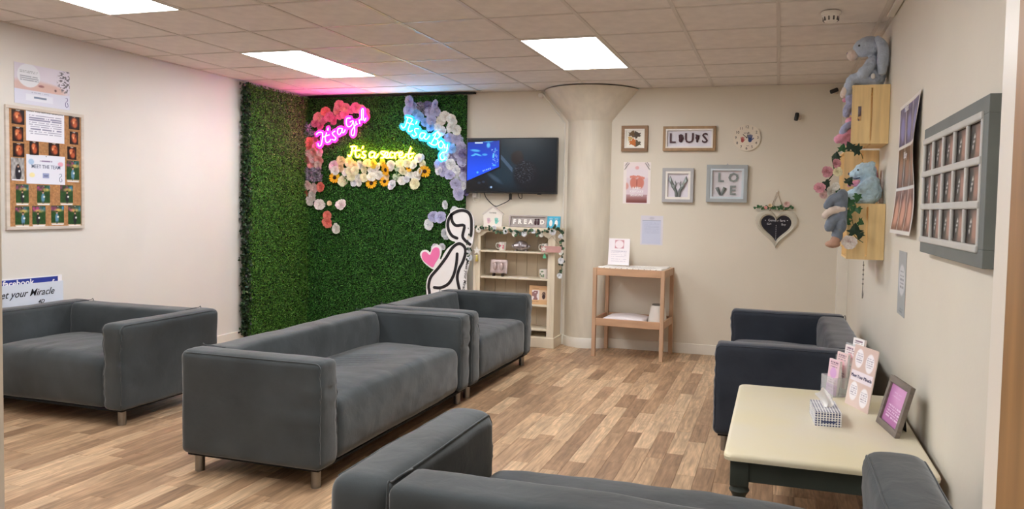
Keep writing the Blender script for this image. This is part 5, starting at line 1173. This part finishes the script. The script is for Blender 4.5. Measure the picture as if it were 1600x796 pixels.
mt = thing('changing_mat', 'white spotted changing mat lying on top of the beech table', 'mat', (-1.315, 7.125, zt-.055), math.radians(-3))
mm = MB().rbox((-.312,-.205,0),(.312,.205,.052),.02,.08,lambda P: Vector((P.x,P.y,P.z+(.012*(abs(P.x/.312)**4+abs(P.y/.205)**4) if P.z > .03 else 0))),3).build('pad', mat('mat_vinyl', (240,236,230), .5, var=.02), mt, True)
s_ = sheet('spotted_edge', .61, .03, dots, 160, 8, mt, (0,-.2055,.045)); s2 = sheet('spotted_top', .59, .38, dots, 160, 100, mt, (0,0,.0545)); s2.rotation_euler = (-PI/2,0,0)
# card on top
def cardp(U, V):
    img = flatc(U, (240,232,236)); img = mixc(img, rect(U,V,.3,.62,.72,.94), (206,150,160)); img = mixc(img, ell(U,V,.5,.78,.2,.15,.1), (240,226,230))
    return lines(img,U,V,.15,.85,[.52,.46,.38,.32,.22,.14],.014,(180,170,190),3)
t = thing('info_card', 'white information card leaning at the back of the beech table', 'card', (-1.49, 7.20, zt+.012), 0, None, math.radians(-9))
MB().box((-.105,0,0),(.105,.003,.262)).build('card', mat('card_edge', (236,226,220), .6), t); sheet('printed_front', .21, .262, cardp, 60, 76, t, (0,-.0005,.131))
# lower tray things
t = thing('folded_mat', 'flat white folded mat lying in the lower tray', 'mat', (-1.38, 7.12, .3145), math.radians(-3))
MB().rbox((-.2,-.17,0),(.2,.17,.05),.02,.05,lambda P: Vector((P.x,P.y,P.z+(.02*math.cos(P.x/.2*1.5) if P.z > .025 else 0))),3).build('pad', mat('mat_white', (236,228,230), .6, var=.02), t, True)
t = thing('waste_bin', 'white tapered bin standing in the lower tray of beech table', 'bin', (-1.08, 7.14, .3145))
MB().lathe([(0,0),(.092,0),(.095,.01),(.068,.165),(.062,.18),(.0,.182)], (0,0,0), 28).build('body', M_por, t, 40); MB().lathe([(.0,.183),(.055,.183),(.055,.192),(0,.193)], (0,0,0), 24).build('lid', mat('grey_lid', (120,116,112), .5), t, 40)

# ------------------------------------------------------------ pictures on the back wall
YW = BY
def frame(name, label, x0, x1, z0, z1, bw, col, mcol, depth=.035, inner=.014, cat='picture frame', back=(232,228,232), recess=.006):
    t = thing(name, label, cat, ((x0+x1)/2, YW, (z0+z1)/2)); w_, h_ = (x1-x0)/2, (z1-z0)/2
    for a, b in (((-w_,-depth,h_-bw),(w_,-.001,h_)), ((-w_,-depth,-h_),(w_,-.001,-h_+bw)), ((-w_,-depth,-h_+bw),(-w_+bw,-.001,h_-bw)), ((w_-bw,-depth,-h_+bw),(w_,-.001,h_-bw))): MB().box(a, b, .002).build('frame_side', col, t)
    q = bw; ii = inner; mb = MB()
    for a, b in (((-w_+q,-depth+.006,h_-q-ii),(w_-q,-.002,h_-q)), ((-w_+q,-depth+.006,-h_+q),(w_-q,-.002,-h_+q+ii)), ((-w_+q,-depth+.006,-h_+q+ii),(-w_+q+ii,-.002,h_-q-ii)), ((w_-q-ii,-depth+.006,-h_+q+ii),(w_-q,-.002,h_-q-ii))): mb.box(a, b)
    mb.build('inner_frame', mcol, t)
    MB().box((-w_+q,-recess-.002,-h_+q),(w_-q,-.001,h_-q)).build('mount', mat('mount_%d_%d_%d' % back, back, .8), t)
    return t
M_brn = mat('brown_wood_frame', (142,108,76), .5, var=.12, scale=4, stretch=(1,1,6)); M_oak = mat('tan_wood_frame', (160,128,92), .5, var=.1, scale=4, stretch=(5,1,1))
M_ivory = mat('ivory_inner', (236,230,222), .5, var=.01); M_gry = mat('pale_grey_frame', (176,174,176), .5, var=.04, scale=5); M_gry2 = mat('blue_grey_frame', (166,171,173), .5, var=.04, scale=5); M_pg = mat('pale_blue_inner', (206,216,222), .5, var=.02)
M_brz = mat('bronze_cast', (70,44,50), .5, metal=.3); M_pew = mat('pewter_cast', (128,134,132), .4, metal=.5, var=.1, scale=20)
t = frame('picture_frame', 'small brown square frame with a dried-leaf picture, top left on back wall', -1.528, -1.263, 1.988, 2.243, .032, M_brn, M_ivory, back=(240,236,226))
for k, (x, z, s_, c, r) in enumerate([(-.035,.03,.055,(110,86,60),.4),(-.03,-.02,.06,(206,120,60),2.5),(.03,.02,.06,(84,72,62),-.5),(.035,-.03,.055,(96,88,70),3.6),(-.06,0,.04,(214,180,120),1.4),(.0,-.04,.04,(190,110,60),3)]):
    me = IV.copy(); me.materials.clear(); me.materials.append(mat('dried_leaf_%d' % k, c, .7, var=.15, scale=20)); put('dried_leaf', me, t, (x,-.014,z), s_, (0, r, 0))
t = frame('picture_frame', 'wide tan wood frame spelling LOUIS with casts on back wall', -1.111, -.603, 1.993, 2.232, .026, M_oak, M_ivory, .04, back=(226,222,230))
for x, ch in ((-.165,'L'),(.0,'U'),(.15,'S')): text(ch, .135, t, M_brz, (x,-.014,0), bold=.002, ext=.004, name='letter')
# hand for the O and foot for the I
handb = lambda: 0
blob('hand_cast', [('e',(-.083,-.016,-.012),(.02,.01,.026))]+[('c',[(-.098+.01*k,-.016,.008),(-.1+.0115*k,-.018,.034+(.006 if k in (1,2) else 0))],(.0058,.0048)) for k in range(4)]+[('c',[(-.066,-.016,-.01),(-.056,-.018,.008)],(.007,.005))], M_brz, t, .003)
blob('foot_cast', [('e',(.077,-.014,-.022),(.012,.009,.018)), ('e',(.077,-.016,.008),(.019,.009,.024))]+[('e',(.062+.0085*k,-.018,.036-.002*k),(.0055,.006,.006)) for k in range(5)], M_brz, t, .003)
# round clock
t = thing('wall_clock', 'round cream clock with red and blue handprints on the back wall', 'clock', (-.3135, YW, 2.118))
R_ = .127
mb = MB(); circ = lambda r, n=48: [(r*math.cos(2*PI*k/n), r*math.sin(2*PI*k/n)) for k in range(n)]
MB().prism(circ(R_), -.016, -.001).build('dial', mat('clock_dial', (228,216,198), .45, var=.03, scale=6), t, 40)
M_ink = mat('black_ink', (34,32,40), .7)
for h in range(1, 13):
    a = PI/2-2*PI*h/12; text(str(h), .036, t, M_ink, (R_*.8*math.cos(a), -.0168, R_*.8*math.sin(a)), name='numeral')
handp('blue_handprint', mat('navy_paint', (60,80,130), .6), .03, -.022, .044, t, -.0165); handp('red_handprint', mat('red_paint', (190,90,90), .6), -.04, -.03, .032, t, -.0162)
text('tick tock', .016, t, M_ink, (.0,-.0168,.045)); text('time', .013, t, M_ink, (.01,-.0168,-.075))
MB().ribbon([(0,0),(.015,.055)], .004, -.0205, -.0185).ribbon([(0,0),(-.035,.03)], .005, -.0205, -.0185).ribbon([(0,.0),(0,.001)], .012, -.0215, -.0165).build('clock_hands', M_ink, t)
# footprint poster
def footp(U, V):
    img = flatc(U, (236,222,222)); img = mixc(img, rect(U,V,.12,.03,.9,.62), (222,204,212)); img = mixc(img, ell(U,V,.5,.74,.5,.14,.8), (232,220,226))
    img = mixc(img, ell(U,V,.38,.5,.13,.14,.25), (206,126,110)); img = mixc(img, ell(U,V,.62,.5,.14,.14,.25), (206,126,110))
    for k in range(5): img = mixc(img, ell(U,V,.27+.05*k,.655-.008*abs(k-2),.03,.03,.3), (214,136,120)); img = mixc(img, ell(U,V,.53+.055*k,.655-.01*k,.03,.03,.3), (214,136,120))
    img = mixc(img, ell(U,V,.5,.5,.015,.12,.6), (160,84,76)); img = mixc(img, ell(U,V,.12,.42,.08,.08,.5), (220,160,150))
    img = mixc(img, rect(U,V,.12,.02,.88,.22)*np.clip(1.2-V*4,0,1), (124,66,62)); img = mixc(img, ell(U,V,.5,.86,.07,.04,.4), (226,170,170))
    img = mixc(img, (1-rect(U,V,.11,0,.9,.99))*1.0, (238,228,224))
    for s_ in (-1, 1):
        for (ox, oy, n) in ((.30,.97,6),(.36,.985,3)):
            for k in range(n):
                cx = .5+s_*(ox+.025*k); cy = oy-.024*k; img = mixc(img, ell(U,V,cx,cy,.022,.009,.3,s_*.9), (110,104,104)); img = mixc(img, ell(U,V,cx+s_*.03,cy-.03,.022,.009,.3,-s_*.2), (120,114,110))
        for k in range(6): img = mixc(img, ell(U,V,.5+s_*.43,.04+.03*k,.06,.009,.4,s_*.35), (236,228,226))
    return img
t = thing('footprint_poster', 'pink poster of baby feet with leaf corners on the back wall', 'poster', (-1.365, YW-.0015, 1.677))
sheet('printed_sheet', .275, .415, footp, 90, 136, t); MB().box((-.1375,-.0006,-.2075),(.1375,.0008,.2075)).build('backing', mat('card_edge', (236,226,220), .6), t)
M_wp = mat('white_print', (246,240,240), .6)
for s_, z, sz in (('BABY',-.055,.036),('KEEPSAKE',-.088,.036),('SESSIONS',-.122,.036)): text(s_, sz, t, M_wp, (0,-.0016,z), sx=.85 if s_ != 'BABY' else 1, bold=.0006)
# hands frame
t = frame('picture_frame', 'pale grey frame with a cast of two raised hands on back wall', -1.106, -.802, 1.489, 1.824, .03, M_gry, M_ivory, .04, .022, back=(222,216,224))
for s_ in (-1, 1):
    blob('hand_cast', [('c',[(s_*.012,-.016,-.105),(s_*.018,-.018,-.06),(s_*.035,-.018,-.03)],(.016,.015,.017)), ('e',(s_*.045,-.018,-.012),(.02,.009,.026),(0,s_*.5,0))]+
         [('c',[(s_*(.04+.006*k),-.018,.0+.0*k),(s_*(.06+.005*k),-.02-.002*k,.04-.004*k),(s_*(.078+.004*k),-.018,.085-.012*k)],(.0068,.0052)) for k in range(4)]+[('c',[(s_*.03,-.018,-.02),(s_*.02,-.022,.012),(s_*.026,-.02,.035)],(.006,.005))], M_pew, t, .0032)
MB().tube(smoothpts([(-.025,-.012,.05),(-.03,-.012,.03),(-.012,-.012,.01),(.0,-.012,.03),(.014,-.012,.01),(.03,-.012,.03),(.024,-.012,.05)],4), .0018, 5).build('wire_heart', mat('silver_cast', (176,168,172), .28, metal=.85), t)
# LOVE frame
t = frame('picture_frame', 'square blue-grey frame spelling LOVE with baby feet on back wall', -.678, -.293, 1.498, 1.857, .034, M_gry2, M_pg, .045, .02, back=(220,214,218))
for ch, x, z in (('L',-.06,.055),('O',.06,.055),('E',.055,-.068)): text(ch, .12, t, M_pew, (x,-.014,z), bold=.0035, ext=.004, name='letter')
for s_ in (-1, 1): blob('foot_cast', [('c',[(-.055+s_*.008,-.016,-.105),(-.055+s_*.03,-.016,-.055)],(.011,.017))]+[('e',(-.055+s_*(.022+.009*k),-.018,-.036-.003*k),(.005,.005,.006)) for k in range(4)], M_pew, t, .003)
MB().prism([(-.012,0),(.012,0),(0,.02)], -.006, -.001).build('hanger', mat('steel_standoff', (180,180,180), .3, metal=1), t).location = (0,0,.178)
# paper in a pocket
t = thing('wall_notice', 'lilac typed sheet in a clear pocket below the framed hands', 'notice', (-1.204, YW-.001, 1.205))
def typed(U, V):
    img = flatc(U, (216,212,222)); img = mixc(img, rect(U,V,.06,.04,.92,.84), (200,204,224)); img = lines(img,U,V,.15,.85,[.76,.71,.66,.61,.56,.51,.46,.41],.016,(176,180,204),3,.8)
    img = mixc(img, rect(U,V,.06,.83,.94,.845), (110,124,150)); return mixc(img, ell(U,V,.5,.92,.12,.05,.3), (200,196,206))
sheet('printed_sheet', .21, .287, typed, 50, 70, t, None, .3); MB().box((-.113,-.0004,-.145),(.113,.0006,.147)).build('pocket', mat('pocket_film', (224,220,226), .2, var=0), t)
# heart chalkboard
def heart(s_, n=48):
    o = []
    for k in range(n):
        a = 2*PI*k/n; x = 16*math.sin(a)**3; z = 13*math.cos(a)-5*math.cos(2*a)-2*math.cos(3*a)-math.cos(4*a); o.append((x/17*s_[0], (z+2.5)/15*s_[1]))
    return o
t = thing('heart_chalkboard', 'cream heart-shaped framed chalkboard hanging by a cord, back wall', 'chalkboard', (-.018, YW, 1.25))
M_hf = mat('cream_heart_frame', (198,192,176), .4, var=.04, scale=6)
H0, H1, H2, H3 = heart((.205,.188)), heart((.185,.17)), heart((.168,.152)), heart((.145,.128))
H1 = [(x,z+.003) for x,z in H1]; H2 = [(x,z+.005) for x,z in H2]; H3 = [(x,z+.008) for x,z in H3]
mb = MB(); ringsH = [[(x,-.001,z) for x,z in H0],[(x,-.02,z) for x,z in H0],[(x,-.028,z) for x,z in H1],[(x,-.022,z) for x,z in H2],[(x,-.024,z) for x,z in [(a*.97,b*.97) for a,b in H2]],[(x,-.008,z) for x,z in H3]]
n = 48; vs = [p for r in ringsH for p in r]; mb.add(vs, [(i*n+k, (i+1)*n+k, (i+1)*n+(k+1)%n, i*n+(k+1)%n) for i in range(5) for k in range(n)]); mb.build('heart_frame', M_hf, t, 50)
MB().prism([(x*1.03,z*1.03) for x,z in H3], -.010, -.002).build('slate', mat('chalk_slate', (26,22,34), .6, var=.1, scale=8), t)
M_chk = mat('chalk', (214,212,220), .9)
text('Gender fare', .032, t, M_chk, (.004,-.0115,.085)); text('Girl', .026, t, M_chk, (-.065,-.0115,.05)); text('Boy', .026, t, M_chk, (.068,-.0115,.048))
mb = MB()
for k in range(9): mb.ribbon([(0,.04-.018*k),(0,.032-.018*k)], .003, -.0112, -.0104)
mb.ribbon([(-.1,.085),(-.098,.083)], .008, -.0112, -.0104).ribbon([(.1,.088),(.102,.086)], .008, -.0112, -.0104)
mb.build('chalk_tally', M_chk, t)['kind'] = 'stuff'
MB().tube([(-.07,-.012,.15),(-.0,-.012,.36),(.075,-.012,.15)], .004, 6).build('cord', mat('jute_cord', (150,120,92), .9), t)
MB().cyl((0,-.02,.36),(0,0,.36),.008,n=10).build('nail', M_white, t)
mb = MB().tube(smoothpts([(-.19,-.035,.205),(-.1,-.04,.2),(0,-.04,.215),(.1,-.04,.21),(.14,-.035,.2)],4), .003, 6); mb.build('sprig', M_vine, t)
for k in range(34):
    x = -.2+.35*k/33; put('leaf', OV if k % 2 else IV, t, (x,-.04,.205+random.uniform(-.01,.012)), random.uniform(.018,.03), (random.uniform(-.5,.3), random.uniform(0,6.28), 0))
for sp in ((.09,.24,.022,'blush'),(-.06,.225,.014,'peach'),(-.1,.205,.012,'salmon')): flower('rose', sp, t, -.045, 1)

# small black wall units and ceiling devices
for lab, x, z, ry in (('small black wall light bracket, lower of the two on the back wall', .135, 2.305, .15), ('small black wall light bracket high in the right rear corner', .452, 2.535, 1.2)):
    t = thing('wall_bracket', lab, 'bracket', (x, YW, z), 0)
    MB().cyl((.02,-.045,0),(.02,-.001,0),.022,n=14).build('mount', mat('beige_mount', (196,180,164), .5), t, 40)
    MB().rbox((-.022,-.075,-.038),(.016,-.045,.038),.012,.02,None,3).build('head', M_tv, t, True).rotation_euler = (0, ry, 0)
t = thing('smoke_detector', 'round white smoke detector on the ceiling near right wall', 'smoke detector', (.26, 4.78, CZ))
MB().lathe([(.0,-.022),(.055,-.022),(.058,-.006),(.055,.0)], (0,0,0), 28).build('base', M_white, t, 40)
MB().lathe([(0,-.062),(.034,-.06),(.04,-.05),(.046,-.03),(.05,-.022)], (0,0,0), 28).build('chamber', M_white, t, 40)
for k in range(10):
    a = 2*PI*k/10; MB().box((-.004,-.003,-.055),(.004,.003,-.032)).build('vent_slot', mat('grey_slot', (90,86,84), .6), t, False, (.043*math.cos(a), .043*math.sin(a), 0)).rotation_euler = (0,0,a+PI/2)
t = thing('ceiling_unit', 'slim white box unit on the ceiling against the right wall', 'ceiling unit', (.604, 4.70, CZ))
MB().rbox((-.02,-.22,-.014),(.02,.22,-.0005),.004,0).build('body', M_white, t)
